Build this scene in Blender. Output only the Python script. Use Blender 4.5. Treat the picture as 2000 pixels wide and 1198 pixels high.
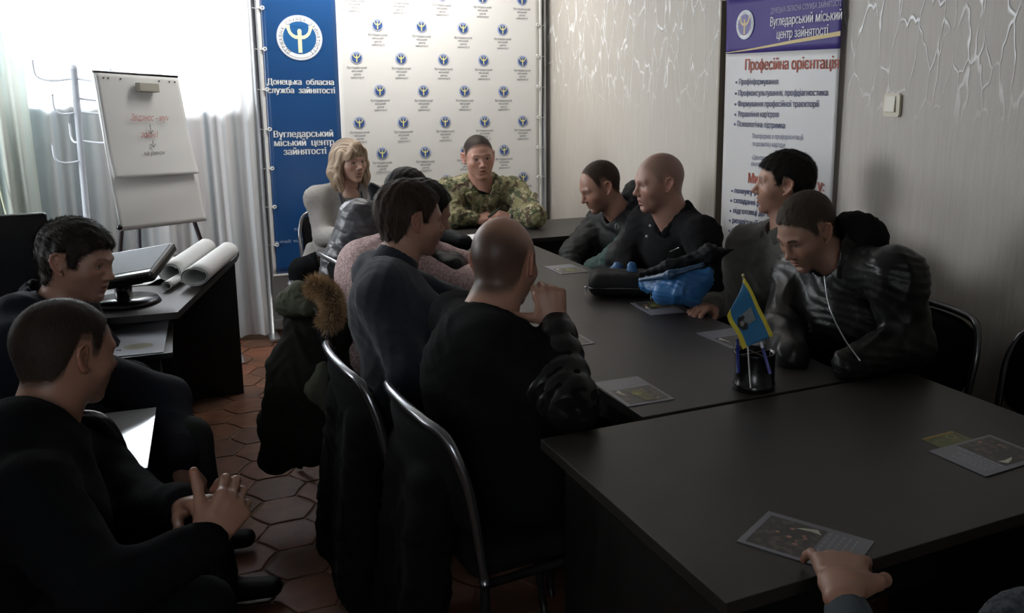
import bpy, bmesh, math, random
import numpy as np
from mathutils import Vector, Matrix, Euler
random.seed(7); np.random.seed(7)
for o in list(bpy.data.objects): bpy.data.objects.remove(o)
SC = bpy.context.scene
COL = SC.collection
PI = math.pi
# ---------------------------------------------------------------- camera (recovered from the vanishing points)
PPX, PPY = 1178.0, 509.0
V1 = (270.0, 162.0); V2 = (4640.0, 200.0)
FPX = math.sqrt(-((V1[0]-PPX)*(V2[0]-PPX)+(V1[1]-PPY)*(V2[1]-PPY)))
def _d(v):
    a = np.array([v[0]-PPX, -(v[1]-PPY), -FPX]); return a/np.linalg.norm(a)
AX = _d(V2); AY = _d(V1); AY = AY-AX*(AX@AY); AY /= np.linalg.norm(AY); AZ = np.cross(AX, AY)
RW = np.array([AX, AY, AZ])            # camera -> world
CAM = np.array([0, 0, 1.55])
cd = bpy.data.cameras.new('camera'); cam = bpy.data.objects.new('camera', cd); COL.objects.link(cam)
cam.matrix_world = Matrix.Translation(CAM.tolist()) @ Matrix(RW.tolist()).to_4x4()
cd.sensor_width = 36; cd.lens = 36*FPX/2000
cd.shift_x = -(PPX-1000)/2000; cd.shift_y = (PPY-599)/2000
cd.clip_start = 0.05; SC.camera = cam
def W(px, py, D):
    "world point seen at photograph pixel px,py at optical depth D (metres)"
    c = np.array([px-PPX, -(py-PPY), -FPX]); return CAM+(RW@c)*(D/FPX)
def PZ(px, py, z):
    r = RW@np.array([px-PPX, -(py-PPY), -FPX]); return CAM+r*((z-CAM[2])/r[2])
# ---------------------------------------------------------------- light and exposure
SC.view_settings.view_transform = 'Standard'; SC.view_settings.look = 'None'
SC.view_settings.gamma = 1; SC.view_settings.exposure = 0.0; SC.view_settings.use_curve_mapping = False
SC.cycles.max_bounces = 8; SC.cycles.diffuse_bounces = 4; SC.cycles.transmission_bounces = 6
SC.cycles.transparent_max_bounces = 16; SC.cycles.caustics_reflective = False; SC.cycles.caustics_refractive = False
SC.cycles.sample_clamp_indirect = 4.0
SC.cycles.use_denoising = True
w = bpy.data.worlds.new('sky'); SC.world = w; w.use_nodes = True
w.node_tree.nodes['Background'].inputs[0].default_value = (0.88, 0.94, 1.0, 1)
w.node_tree.nodes['Background'].inputs[1].default_value = 6.0
def area(name, loc, target, sx, sy, power, col=(1, 1, 1)):
    l = bpy.data.lights.new(name, 'AREA'); l.shape = 'RECTANGLE'; l.size = sx; l.size_y = sy
    l.energy = power; l.color = col
    o = bpy.data.objects.new(name, l); COL.objects.link(o); o.location = loc
    o.rotation_euler = (Vector(target)-Vector(loc)).to_track_quat('-Z', 'Y').to_euler()
    return o
area('daylight_far_window', (-0.60, 6.35, 2.2), (-0.4, 3, 1.2), 2.3, 1.4, 520, (0.93, 0.97, 1.0))
area('daylight_left_window', (-2.25, 4.75, 1.75), (1.8, 4.4, 1.2), 1.4, 1.3, 70, (0.95, 0.98, 1.0))
area('daylight_rear_window', (-1.0, -1.75, 1.9), (0.6, 3, 0.9), 1.5, 1.2, 2.2, (1.0, 0.90, 0.80))
area('ceiling_lamp_light', (1.25, 5.2, 2.66), (1.30, 5.75, 1.5), 1.2, 0.16, 30, (1.0, 0.97, 0.92))

# ---------------------------------------------------------------- materials
_M = {}
def mat(name, col=(0.5, 0.5, 0.5), rough=0.6, metal=0.0, spec=0.5, bump=None, var=None, attr=None, sheen=0, coat=0, coat_r=0.1, trans=0):
    """principled; bump=(scale, strength, dist, kind) ; var=(scale, col2, contrast lo, hi)"""
    if name in _M: return _M[name]
    m = bpy.data.materials.new(name); m.use_nodes = True; nt = m.node_tree; N = nt.nodes; L = nt.links
    b = N['Principled BSDF']; b.inputs['Base Color'].default_value = (*col, 1)
    b.inputs['Roughness'].default_value = rough; b.inputs['Metallic'].default_value = metal
    b.inputs['Specular IOR Level'].default_value = spec
    b.inputs['Sheen Weight'].default_value = sheen
    b.inputs['Coat Weight'].default_value = coat; b.inputs['Coat Roughness'].default_value = coat_r
    tc = N.new('ShaderNodeTexCoord')
    src = None
    if attr:
        a = N.new('ShaderNodeAttribute'); a.attribute_name = attr; src = a.outputs['Color']
        L.new(src, b.inputs['Base Color'])
    if var:
        n = N.new('ShaderNodeTexNoise'); n.inputs['Scale'].default_value = var[0]; n.inputs['Detail'].default_value = 4
        L.new(tc.outputs['Object'], n.inputs['Vector'])
        r = N.new('ShaderNodeMapRange'); r.inputs[1].default_value = var[2]; r.inputs[2].default_value = var[3]
        L.new(n.outputs['Fac'], r.inputs[0])
        mx = N.new('ShaderNodeMix'); mx.data_type = 'RGBA'
        L.new(r.outputs[0], mx.inputs[0])
        if src is not None: L.new(src, mx.inputs[6])
        else: mx.inputs[6].default_value = (*col, 1)
        if src is not None:
            mx.blend_type = 'MULTIPLY'
        mx.inputs[7].default_value = (*var[1], 1)
        L.new(mx.outputs[2], b.inputs['Base Color'])
    if bump:
        sc, st, di, kind = bump
        mp = N.new('ShaderNodeMapping'); L.new(tc.outputs['Object'], mp.inputs[0])
        if kind == 'hair': mp.inputs['Scale'].default_value = (1, 0.16, 0.35); k = 'ShaderNodeTexNoise'
        elif kind == 'hairz': mp.inputs['Scale'].default_value = (1, 1, 0.12); k = 'ShaderNodeTexNoise'
        elif kind == 'voronoi': k = 'ShaderNodeTexVoronoi'
        elif kind == 'wave': k = 'ShaderNodeTexWave'
        else: k = 'ShaderNodeTexNoise'
        t = N.new(k); t.inputs['Scale'].default_value = sc
        if k == 'ShaderNodeTexNoise': t.inputs['Detail'].default_value = 5
        L.new(mp.outputs[0], t.inputs['Vector'])
        bp = N.new('ShaderNodeBump'); bp.inputs['Strength'].default_value = st; bp.inputs['Distance'].default_value = di
        L.new(t.outputs[0], bp.inputs['Height']); L.new(bp.outputs[0], b.inputs['Normal'])
    _M[name] = m; return m
def mix_rgb(N, L, fac, a, b):
    mx = N.new('ShaderNodeMix'); mx.data_type = 'RGBA'
    for i, v in ((0, fac), (6, a), (7, b)):
        if isinstance(v, (tuple, float, int)): mx.inputs[i].default_value = v if i == 0 else (*v, 1)
        else: L.new(v, mx.inputs[i])
    return mx.outputs[2]

# ---------------------------------------------------------------- object helpers
def add_obj(name, me, m=None, parent=None, smooth=False):
    o = bpy.data.objects.new(name, me); COL.objects.link(o)
    if m is not None and len(me.materials) == 0:
        for k in (m if isinstance(m, (list, tuple)) else [m]): me.materials.append(k)
    if parent is not None: o.parent = parent
    if smooth: me.polygons.foreach_set('use_smooth', [True]*len(me.polygons))
    return o
def obj(name, bm, m=None, parent=None, smooth=False):
    me = bpy.data.meshes.new(name); bm.to_mesh(me); bm.free()
    return add_obj(name, me, m, parent, smooth)
def tag(o, label=None, cat=None, group=None, kind=None):
    if label: o['label'] = label
    if cat: o['category'] = cat
    if group: o['group'] = group
    if kind: o['kind'] = kind
    return o
def thing(name, label, cat, loc=(0, 0, 0), rotz=0, group=None):
    o = bpy.data.objects.new(name, None); COL.objects.link(o); o.empty_display_size = 0.05
    o.location = loc; o.rotation_euler = (0, 0, rotz); return tag(o, label, cat, group)
def copy_tree(o, parent=None):
    c = o.copy(); COL.objects.link(c); c.parent = parent
    for ch in list(o.children): copy_tree(ch, c)
    return c
def box(bm, c, s, R=None, bev=0.0, mi=0):
    """box centred c with full size s, optional 3x3 rotation, bevelled edges"""
    r = bmesh.ops.create_cube(bm, size=1.0)
    vs = r['verts']
    for v in vs: v.co = Vector((v.co.x*s[0], v.co.y*s[1], v.co.z*s[2]))
    if bev > 0:
        es = list({e for v in vs for e in v.link_edges})
        rr = bmesh.ops.bevel(bm, geom=es, offset=min(bev, min(s)*0.45), segments=2, affect='EDGES', profile=0.5)
        vs = list({v for v in rr['verts']} | {v for f in rr['faces'] for v in f.verts})
        allv = set(vs)
        stack = list(vs)
        while stack:
            v = stack.pop()
            for e in v.link_edges:
                q = e.other_vert(v)
                if q not in allv: allv.add(q); stack.append(q)
        vs = list(allv)
    for v in vs:
        p = v.co.copy()
        if R is not None: p = R @ p
        v.co = p+Vector(c)
    fs = {f for v in vs for f in v.link_faces}
    for f in fs: f.material_index = mi
    return vs
def tube(bm, pts, r, seg=10, closed=False, cap=True, mi=0):
    """sweep of a circle along pts; r number or list"""
    pts = [Vector(p) for p in pts]; n = len(pts)
    rs = r if isinstance(r, (list, tuple)) else [r]*n
    rings = []; up = None
    for i, p in enumerate(pts):
        a = pts[(i-1) % n] if (closed or i > 0) else p
        b = pts[(i+1) % n] if (closed or i < n-1) else p
        t = (b-a).normalized()
        if up is None:
            up = Vector((0, 0, 1)) if abs(t.z) < 0.9 else Vector((1, 0, 0))
        s = t.cross(up)
        if s.length < 1e-6: s = t.orthogonal()
        s.normalize(); up = s.cross(t).normalized()
        rings.append([bm.verts.new(p+(s*math.cos(2*PI*k/seg)+up*math.sin(2*PI*k/seg))*rs[i]) for k in range(seg)])
    m = n if closed else n-1
    for i in range(m):
        A = rings[i]; B = rings[(i+1) % n]
        for k in range(seg):
            f = bm.faces.new((A[k], A[(k+1) % seg], B[(k+1) % seg], B[k])); f.smooth = True; f.material_index = mi
    if cap and not closed:
        f = bm.faces.new(rings[0]); f.material_index = mi
        f = bm.faces.new(rings[-1][::-1]); f.material_index = mi
def smooth_path(pts, n=8, closed=False):
    P = [np.array(p, float) for p in pts]; out = []; N = len(P)
    for i in range(N if closed else N-1):
        p0 = P[(i-1) % N] if closed or i > 0 else P[i]; p1 = P[i]; p2 = P[(i+1) % N]
        p3 = P[(i+2) % N] if closed or i < N-2 else P[i+1]
        for k in range(n):
            t = k/n
            out.append(0.5*((2*p1)+(-p0+p2)*t+(2*p0-5*p1+4*p2-p3)*t*t+(-p0+3*p1-3*p2+p3)*t**3))
    if not closed: out.append(P[-1])
    return [Vector(q.tolist()) for q in out]
def prism(bm, poly, z0, z1, M=None, mi=0):
    """extrude a 2-D polygon (list of (x,y)) between z0 and z1, then transform by M"""
    f = (lambda v: M @ v) if M is not None else (lambda v: v)
    a = [bm.verts.new(f(Vector((p[0], p[1], z0)))) for p in poly]
    b = [bm.verts.new(f(Vector((p[0], p[1], z1)))) for p in poly]
    n = len(poly)
    F = [bm.faces.new(a[::-1]), bm.faces.new(b)]
    for i in range(n): F.append(bm.faces.new((a[i], a[(i+1) % n], b[(i+1) % n], b[i])))
    for q in F: q.material_index = mi
def rrect(w, h, r, n=5):
    out = []
    for cx, cy, a0 in ((w/2-r, h/2-r, 0), (-w/2+r, h/2-r, PI/2), (-w/2+r, -h/2+r, PI), (w/2-r, -h/2+r, 1.5*PI)):
        for k in range(n+1):
            a = a0+PI/2*k/n; out.append((cx+r*math.cos(a), cy+r*math.sin(a)))
    return out
def text_mesh(s, size, align='LEFT', bold=0.0, spacing=1.0):
    """lettering filled by constrained triangulation of the glyph outlines"""
    from mathutils.geometry import delaunay_2d_cdt
    c = bpy.data.curves.new('txt', 'FONT'); c.body = s; c.size = 1.0; c.align_x = align; c.fill_mode = 'NONE'
    c.space_character = spacing; c.resolution_u = 3
    o = bpy.data.objects.new('txt', c); COL.objects.link(o); bpy.context.view_layer.update()
    me = bpy.data.meshes.new_from_object(o.evaluated_get(bpy.context.evaluated_depsgraph_get()))
    bpy.data.objects.remove(o); bpy.data.curves.remove(c)
    P = np.array([v.co[:2] for v in me.vertices]); E = np.array([e.vertices[:] for e in me.edges]); bpy.data.meshes.remove(me)
    nx = {}
    for a, b in E: nx.setdefault(a, []).append(b); nx.setdefault(b, []).append(a)
    r = delaunay_2d_cdt([Vector(p) for p in P], [tuple(map(int, e)) for e in E], [], 0, 1e-5)
    V = np.array([v[:] for v in r[0]]); F = np.array(r[2])
    if len(F) == 0: F = np.zeros((0, 3), int)
    C = V[F].mean(1); A, B = P[E[:, 0]], P[E[:, 1]]
    up = (A[None, :, 1] > C[:, None, 1]) != (B[None, :, 1] > C[:, None, 1])
    xi = A[None, :, 0]+(C[:, None, 1]-A[None, :, 1])/np.where(np.abs(B-A)[None, :, 1] < 1e-9, 1, (B-A)[None, :, 1])*(B-A)[None, :, 0]
    ins = ((up & (xi > C[:, None, 0])).sum(1) % 2) == 1
    F = F[ins]; me = bpy.data.meshes.new('lettering')
    sh = (0,) if bold <= 0 else (-bold, 0, bold); n_ = len(V)
    me.from_pydata([(x*size+d_, y*size+(abs(d_)*0.0), 0) for d_ in sh for x, y in V], [], [tuple(int(i)+k*n_ for i in f) for k in range(len(sh)) for f in F]); me.update()
    return me
def basis(o, X, Y, Z):
    return Matrix(((X[0], Y[0], Z[0], o[0]), (X[1], Y[1], Z[1], o[1]), (X[2], Y[2], Z[2], o[2]), (0, 0, 0, 1)))
def place(name, me, M, m, parent, label=None):
    """mesh given in a local frame put at world matrix M under a parent whose own matrix is known"""
    o = add_obj(name, me, m, parent); o.matrix_world = M
    if parent is not None: o.matrix_parent_inverse = Matrix.Identity(4); o.matrix_basis = PM(parent).inverted() @ M
    if label: o['label'] = label
    return o
def PM(p):
    m = p.matrix_basis
    return (PM(p.parent) @ m) if p.parent is not None else m
# ---------------------------------------------------------------- small signed-distance modeller
def nrm(v):
    v = np.array(v, float); return v/max(1e-9, np.linalg.norm(v))
class SDF:
    def __init__(s): s.P = []
    def cap(s, a, b, ra, rb=None, k=0.02, op='+', q=None):
        s.P.append(('c', np.array(a, float), np.array(b, float), ra, ra if rb is None else rb, k, op, q)); return s
    def chain(s, pts, rs, k=0.02, op='+', q=None):
        for i in range(len(pts)-1): s.cap(pts[i], pts[i+1], rs[i], rs[i+1], k, op, q)
        return s
    def ell(s, c, rad, R=None, k=0.02, op='+'):
        s.P.append(('e', np.array(c, float), np.eye(3) if R is None else np.array(R, float), np.array(rad, float), k, op)); return s
    def ecap(s, a, b, u, r0, r1, k=0.03, op='+', q=None):
        s.P.append(('x', np.array(a, float), np.array(b, float), nrm(u), r0, r1, k, op, q)); return s
    def box(s, c, half, R=None, rnd=0.01, k=0.01, op='+'):
        s.P.append(('b', np.array(c, float), np.eye(3) if R is None else np.array(R, float), np.array(half, float), rnd, k, op)); return s
    def half(s, p, n, k=0.004):            # keep the side the normal points away from
        s.P.append(('h', np.array(p, float), nrm(n), k, 'i')); return s
    def grown(s, t, skip=0):
        r = SDF()
        for p in s.P[skip:]:
            p = list(p)
            if p[0] == 'c': p[3] = p[3]+t; p[4] = p[4]+t
            elif p[0] == 'e': p[3] = p[3]+t
            elif p[0] == 'x': p[4] = (p[4][0]+t, p[4][1]+t); p[5] = (p[5][0]+t, p[5][1]+t)
            elif p[0] == 'b': p[3] = p[3]+t
            r.P.append(tuple(p))
        return r
    @staticmethod
    def bbox(p, g):
        if p[0] == 'c':
            r = max(p[3], p[4])+g; return np.minimum(p[1], p[2])-r, np.maximum(p[1], p[2])+r
        if p[0] == 'e':
            r = np.abs(p[2].T)@p[3]+g if False else np.max(p[3])+g; return p[1]-r, p[1]+r
        if p[0] == 'x':
            r = max(*p[4], *p[5])+g; return np.minimum(p[1], p[2])-r, np.maximum(p[1], p[2])+r
        if p[0] == 'b':
            r = np.linalg.norm(p[3])+g; return p[1]-r, p[1]+r
    @staticmethod
    def dist(p, X, Y, Z):
        t = p[0]
        if t == 'c':
            a, b, ra, rb = p[1], p[2], p[3], p[4]; d = b-a; L2 = max(1e-12, d@d)
            px, py, pz = X-a[0], Y-a[1], Z-a[2]
            h = np.clip((px*d[0]+py*d[1]+pz*d[2])/L2, 0, 1)
            r = ra+(rb-ra)*h
            if p[7]: r = r+p[7][1]*(np.abs(np.sin(PI*(p[7][0]*h)))-0.6)
            return np.sqrt((px-d[0]*h)**2+(py-d[1]*h)**2+(pz-d[2]*h)**2)-r
        if t == 'e':
            c, R, rad = p[1], p[2], p[3]
            px, py, pz = X-c[0], Y-c[1], Z-c[2]
            q = [(px*R[0, i]+py*R[1, i]+pz*R[2, i])/rad[i] for i in range(3)]
            k0 = np.sqrt(q[0]**2+q[1]**2+q[2]**2)+1e-9
            k1 = np.sqrt((q[0]/rad[0])**2+(q[1]/rad[1])**2+(q[2]/rad[2])**2)+1e-9
            return k0*(k0-1)/k1
        if t == 'x':
            a, b, u, r0, r1 = p[1:6]; d = b-a; Ln = max(1e-6, np.linalg.norm(d)); ax = d/Ln
            u = nrm(u-ax*(u@ax)); v = np.cross(ax, u)
            px, py, pz = X-a[0], Y-a[1], Z-a[2]
            s = (px*ax[0]+py*ax[1]+pz*ax[2]); h = np.clip(s/Ln, 0, 1); e = s-h*Ln
            qu = px*u[0]+py*u[1]+pz*u[2]; qv = px*v[0]+py*v[1]+pz*v[2]
            ru = r0[0]+(r1[0]-r0[0])*h; rv = r0[1]+(r1[1]-r0[1])*h
            if p[8]:
                w_ = p[8][1]*(np.abs(np.sin(PI*(p[8][0]*h)))-0.6); ru = ru+w_; rv = rv+w_
            re = np.minimum(ru, rv)
            k0 = np.sqrt((qu/ru)**2+(qv/rv)**2+(e/re)**2)+1e-9
            k1 = np.sqrt((qu/ru**2)**2+(qv/rv**2)**2+(e/re**2)**2)+1e-9
            return k0*(k0-1)/k1
        if t == 'b':
            c, R, hf, rn = p[1:5]
            px, py, pz = X-c[0], Y-c[1], Z-c[2]
            q = [np.abs(px*R[0, i]+py*R[1, i]+pz*R[2, i])-hf[i]+rn for i in range(3)]
            return np.sqrt(sum(np.maximum(a_, 0)**2 for a_ in q))+np.minimum(np.maximum(np.maximum(q[0], q[1]), q[2]), 0)-rn
        if t == 'h':
            return (X-p[1][0])*p[2][0]+(Y-p[1][1])*p[2][1]+(Z-p[1][2])*p[2][2]
    @staticmethod
    def blend(A, B, k, op):
        if op == '+':
            h = np.maximum(k-np.abs(A-B), 0)/k; return np.minimum(A, B)-h*h*k*0.25
        if op == '-': B = -B
        h = np.maximum(k-np.abs(A-B), 0)/k; return np.maximum(A, B)+h*h*k*0.25
    def at(s, pts):
        X, Y, Z = pts[:, 0], pts[:, 1], pts[:, 2]; V = np.full(len(pts), 1.0)
        for p in s.P:
            k = p[5] if p[0] in 'cb' and p[0] == 'c' else (p[4] if p[0] == 'e' else p[6] if p[0] == 'x' else p[5] if p[0] == 'b' else p[3])
            op = p[6] if p[0] == 'c' else (p[5] if p[0] == 'e' else p[7] if p[0] == 'x' else p[6] if p[0] == 'b' else 'i')
            V = s.blend(V, s.dist(p, X, Y, Z), k, op)
        return V
    def mesh(s, res, extra=None, lo=None, hi=None):
        """surface nets; returns vertices, quads"""
        g = res*2.5
        B = [s.bbox(p, g) for p in s.P if p[0] != 'h' and p[5 if p[0] == 'e' else 7 if p[0] == 'x' else 6] == '+']
        l = np.min([b[0] for b in B], axis=0); h = np.max([b[1] for b in B], axis=0)
        if lo is not None: l = np.maximum(l, lo)
        if hi is not None: h = np.minimum(h, hi)
        n = np.maximum(np.ceil((h-l)/res).astype(int)+1, 4)
        xs = [(l[i]+res*np.arange(n[i])).astype(np.float32) for i in range(3)]
        V = np.full(n, 1.0, np.float32)
        for p in s.P:
            if p[0] == 'h':
                V = s.blend(V, s.dist(p, xs[0][:, None, None], xs[1][None, :, None], xs[2][None, None, :]), p[3], 'i'); continue
            k = p[5] if p[0] in 'cb' else (p[4] if p[0] == 'e' else p[6])
            op = p[6] if p[0] in 'cb' else (p[5] if p[0] == 'e' else p[7])
            b0, b1 = s.bbox(p, k+g+0.004)
            i0 = np.clip(np.floor((b0-l)/res).astype(int), 0, n-1); i1 = np.clip(np.ceil((b1-l)/res).astype(int)+1, 1, n)
            if np.any(i1 <= i0): continue
            sl = tuple(slice(i0[i], i1[i]) for i in range(3))
            D = s.dist(p, xs[0][sl[0]][:, None, None], xs[1][sl[1]][None, :, None], xs[2][sl[2]][None, None, :])
            V[sl] = s.blend(V[sl], D, k, op)
        if extra is not None:
            V = extra(V, xs[0][:, None, None], xs[1][None, :, None], xs[2][None, None, :])
        V[0], V[-1] = 1, 1; V[:, 0], V[:, -1] = 1, 1; V[:, :, 0], V[:, :, -1] = 1, 1
        V[V == 0] = 1e-6
        S = V < 0
        c = n-1
        cnt = np.zeros(c, np.int8)
        for dx in (0, 1):
            for dy in (0, 1):
                for dz in (0, 1): cnt += S[dx:dx+c[0], dy:dy+c[1], dz:dz+c[2]]
        act = (cnt > 0) & (cnt < 8)
        I, J, K = np.nonzero(act)
        if len(I) == 0: return np.zeros((0, 3)), np.zeros((0, 4), int)
        idx = np.full(c, -1, np.int64); idx[I, J, K] = np.arange(len(I))
        corner = {}
        for dx in (0, 1):
            for dy in (0, 1):
                for dz in (0, 1): corner[dx, dy, dz] = V[I+dx, J+dy, K+dz]
        acc = np.zeros((len(I), 3)); num = np.zeros(len(I))
        for a in corner:
            for ax in range(3):
                if a[ax] == 1: continue
                b = list(a); b[ax] = 1; b = tuple(b)
                va, vb = corner[a], corner[b]; m = (va < 0) != (vb < 0)
                t = np.where(m, va/np.where(m, va-vb, 1), 0)
                P = np.zeros((len(I), 3)); P[:] = a; P[:, ax] += t
                acc += P*m[:, None]; num += m
        verts = l+res*(np.stack([I, J, K], 1)+acc/num[:, None])
        quads = []
        for ax in range(3):
            A = np.take(S, np.arange(n[ax]-1), axis=ax); Bv = np.take(S, np.arange(1, n[ax]), axis=ax)
            m = A != Bv
            ii = np.array(np.nonzero(m)).T
            o1, o2 = [(1, 2), (2, 0), (0, 1)][ax]
            ok = (ii[:, o1] > 0) & (ii[:, o2] > 0) & (ii[:, o1] < c[o1]) & (ii[:, o2] < c[o2])
            ii = ii[ok]; e1 = np.zeros(3, int); e1[o1] = 1; e2 = np.zeros(3, int); e2[o2] = 1
            g_ = lambda q: idx[q[:, 0], q[:, 1], q[:, 2]]
            q = np.stack([g_(ii-e1-e2), g_(ii-e2), g_(ii), g_(ii-e1)], 1)
            fl = Bv[ii[:, 0], ii[:, 1], ii[:, 2]]
            q[fl] = q[fl][:, ::-1]
            quads.append(q)
        q = np.concatenate(quads); q = q[(q >= 0).all(1)]
        return verts, q
def vnormals(v, q):
    d1 = v[q[:, 2]]-v[q[:, 0]]; d2 = v[q[:, 3]]-v[q[:, 1]]; n = np.cross(d1, d2)
    N = np.zeros_like(v)
    for i in range(4): np.add.at(N, q[:, i], n)
    return N/np.maximum(1e-12, np.linalg.norm(N, axis=1))[:, None]
def relax(v, q, it=1, f=0.5):
    for _ in range(it):
        A = np.zeros_like(v); C = np.zeros(len(v))
        for i in range(4):
            for j in (1, 3):
                np.add.at(A, q[:, i], v[q[:, (i+j) % 4]]); np.add.at(C, q[:, i], 1)
        v = v*(1-f)+f*A/np.maximum(C, 1)[:, None]
    return v
_rs = np.random.RandomState(5)
_K = _rs.normal(size=(40, 3)); _PH = _rs.uniform(0, 6.28, 40)
def noise3(p, scale, seed=0, n=5, ridged=False):
    """cheap smooth pseudo noise in -1..1"""
    p = p*scale; o = np.zeros(len(p))
    wv = np.stack([np.sin(p@_K[(seed+i) % 40]*0.7+_PH[(seed+i+3) % 40]) for i in range(3)], 1)
    p = p+0.8*wv
    for i in range(n):
        s = np.sin(p@_K[(seed+7+i) % 40]+_PH[(seed+i) % 40])
        o += (1-2*np.abs(s)) if ridged else s
    return o/n
def folds(v, N, amp, scale=16, seed=0, extra=None):
    d = noise3(v, scale, seed)*0.6+noise3(v*np.array([1, 1, 1.4]), scale*1.9, seed+11, 4, True)*0.5
    if extra is not None: d = d*extra(v)
    return v+N*(d*amp)[:, None]
def np_mesh(name, v, q, cols=None, smooth=True, mi=None):
    me = bpy.data.meshes.new(name)
    nv, nq = len(v), len(q); k = q.shape[1]
    me.vertices.add(nv); me.vertices.foreach_set('co', np.asarray(v, np.float32).ravel())
    me.loops.add(nq*k); me.loops.foreach_set('vertex_index', np.asarray(q, np.int32).ravel())
    me.polygons.add(nq); me.polygons.foreach_set('loop_start', np.arange(0, nq*k, k, dtype=np.int32))
    me.polygons.foreach_set('loop_total', np.full(nq, k, np.int32))
    if mi is not None: me.polygons.foreach_set('material_index', np.asarray(mi, np.int32))
    me.polygons.foreach_set('use_smooth', np.full(nq, smooth, bool))
    me.update(calc_edges=True); me.validate()
    if cols is not None:
        a = me.color_attributes.new('Col', 'FLOAT_COLOR', 'POINT')
        c = np.ones((nv, 4), np.float32); c[:, :3] = cols; a.data.foreach_set('color', c.ravel())
    return me
def sdf_obj(name, s, res, m, parent, fold=None, rel=1, extra=None, label=None, colfn=None):
    v, q = s.mesh(res, extra)
    v = relax(v, q, rel, 0.4) if rel else v
    if fold:
        N = vnormals(v, q); v = folds(v, N, *fold)
    cols = colfn(v) if colfn else None
    if parent is not None:
        Mi = np.array(PM(parent).inverted()); v = v@Mi[:3, :3].T+Mi[:3, 3]
    o = add_obj(name, np_mesh(name, v, q, cols), m, parent)
    if label: o['label'] = label
    return o
# ---------------------------------------------------------------- people
def frame3(fwd, up=(0, 0, 1), roll=0.0):
    f = nrm(fwd); r = nrm(np.cross(f, up)); u = np.cross(r, f)
    if roll:
        c, s = math.cos(roll), math.sin(roll); r, u = r*c+u*s, u*c-r*s
    return np.stack([r, f, u], 1)          # columns: right, forward, up
def head_sdf(o):
    S = SDF(); wd = o.get('wide', 1.0); jaw = o.get('jaw', 1.0)
    S.ell((0, -0.014, 0.030), (0.0745*wd, 0.098, 0.090))
    S.ell((0, 0.030, -0.005), (0.064*wd, 0.064, 0.086), k=0.03)
    S.ell((0, 0.030, -0.058), (0.054*wd*jaw, 0.052, 0.050), k=0.03)
    S.ell((0, 0.070, -0.097), (0.024*jaw, 0.019, 0.017), k=0.028)
    for s in (-1, 1):
        S.ell((s*0.041*wd, 0.058, -0.024), (0.022, 0.022, 0.018), k=0.028)
        S.cap((s*0.042, 0.078, 0.021), (s*0.012, 0.089, 0.020), 0.0075, 0.008, k=0.016)
    for s in (-1, 1):
        S.ell((s*0.031, 0.101, 0.003), (0.0155, 0.017, 0.0095), k=0.014, op='-')
    for s in (-1, 1):
        S.ell((s*0.0305, 0.0745, 0.003), (0.0135, 0.0128, 0.0122), k=0.004)
        S.cap((s*0.0185, 0.0835, 0.004), (s*0.031, 0.0868, 0.0108), 0.0024, k=0.004)
        S.cap((s*0.031, 0.0868, 0.0108), (s*0.0435, 0.080, 0.006), 0.0024, k=0.004)
        S.cap((s*0.020, 0.083, -0.002), (s*0.040, 0.081, -0.003), 0.002, k=0.005)
    nz = o.get('nose', 1.0)
    S.cap((0, 0.086, 0.016), (0, 0.086+0.020*nz, -0.024), 0.0075, 0.0085, k=0.012)
    S.ell((0, 0.087+0.020*nz, -0.029), (0.0105, 0.0125, 0.0095), k=0.009)
    for s in (-1, 1):
        S.ell((s*0.0125, 0.094+0.004*nz, -0.033), (0.0068, 0.009, 0.0068), k=0.006)
        S.ell((s*0.0065, 0.097+0.008*nz, -0.0405), (0.0035, 0.005, 0.003), k=0.003, op='-')
    S.ell((0, 0.072, -0.056), (0.031, 0.021, 0.024), k=0.02)
    mo = o.get('mouth', 0.0)
    S.chain([(-0.021, 0.085, -0.061), (-0.006, 0.0935, -0.0565), (0.006, 0.0935, -0.0565), (0.021, 0.085, -0.061)], [0.003, 0.0048, 0.0048, 0.003], k=0.005)
    S.chain([(-0.019, 0.085, -0.064-mo*0.3), (0, 0.0915, -0.070-mo), (0.019, 0.085, -0.064-mo*0.3)], [0.003, 0.0056, 0.003], k=0.005)
    S.ell((0, 0.098, -0.0625-mo/2), (0.021, 0.012, 0.0016+mo*0.5), k=0.003, op='-')
    S.ell((0, 0.086, -0.0815-mo), (0.014, 0.006, 0.005), k=0.008, op='-')
    e = o.get('ears', 1.0)
    for s in (-1, 1):
        R = np.array(Euler((0.15, 0, s*0.42)).to_matrix())
        c = np.array((s*0.0775*wd, -0.004, -0.002)); cc = lambda a, b: c+R@np.array((s*0.003, a, b))*e
        ring = [cc(0.008, 0.012), cc(0.006, 0.025), cc(-0.006, 0.032), cc(-0.018, 0.026), cc(-0.021, 0.012), cc(-0.016, -0.006), cc(-0.006, -0.022), cc(0.004, -0.028)]
        S.ell(c+R@np.array((0, -0.004, 0.003)), (0.0045, 0.015, 0.026), R, k=0.006)
        S.chain(ring, [0.003, 0.0036, 0.0038, 0.004, 0.004, 0.004, 0.005, 0.0055], k=0.004)
        S.ell(c+R@np.array((s*0.007, 0.001, -0.001)), (0.006, 0.0085, 0.013), R, k=0.004, op='-')
    return S
def smooth01(x): x = np.clip(x, 0, 1); return x*x*(3-2*x)
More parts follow.
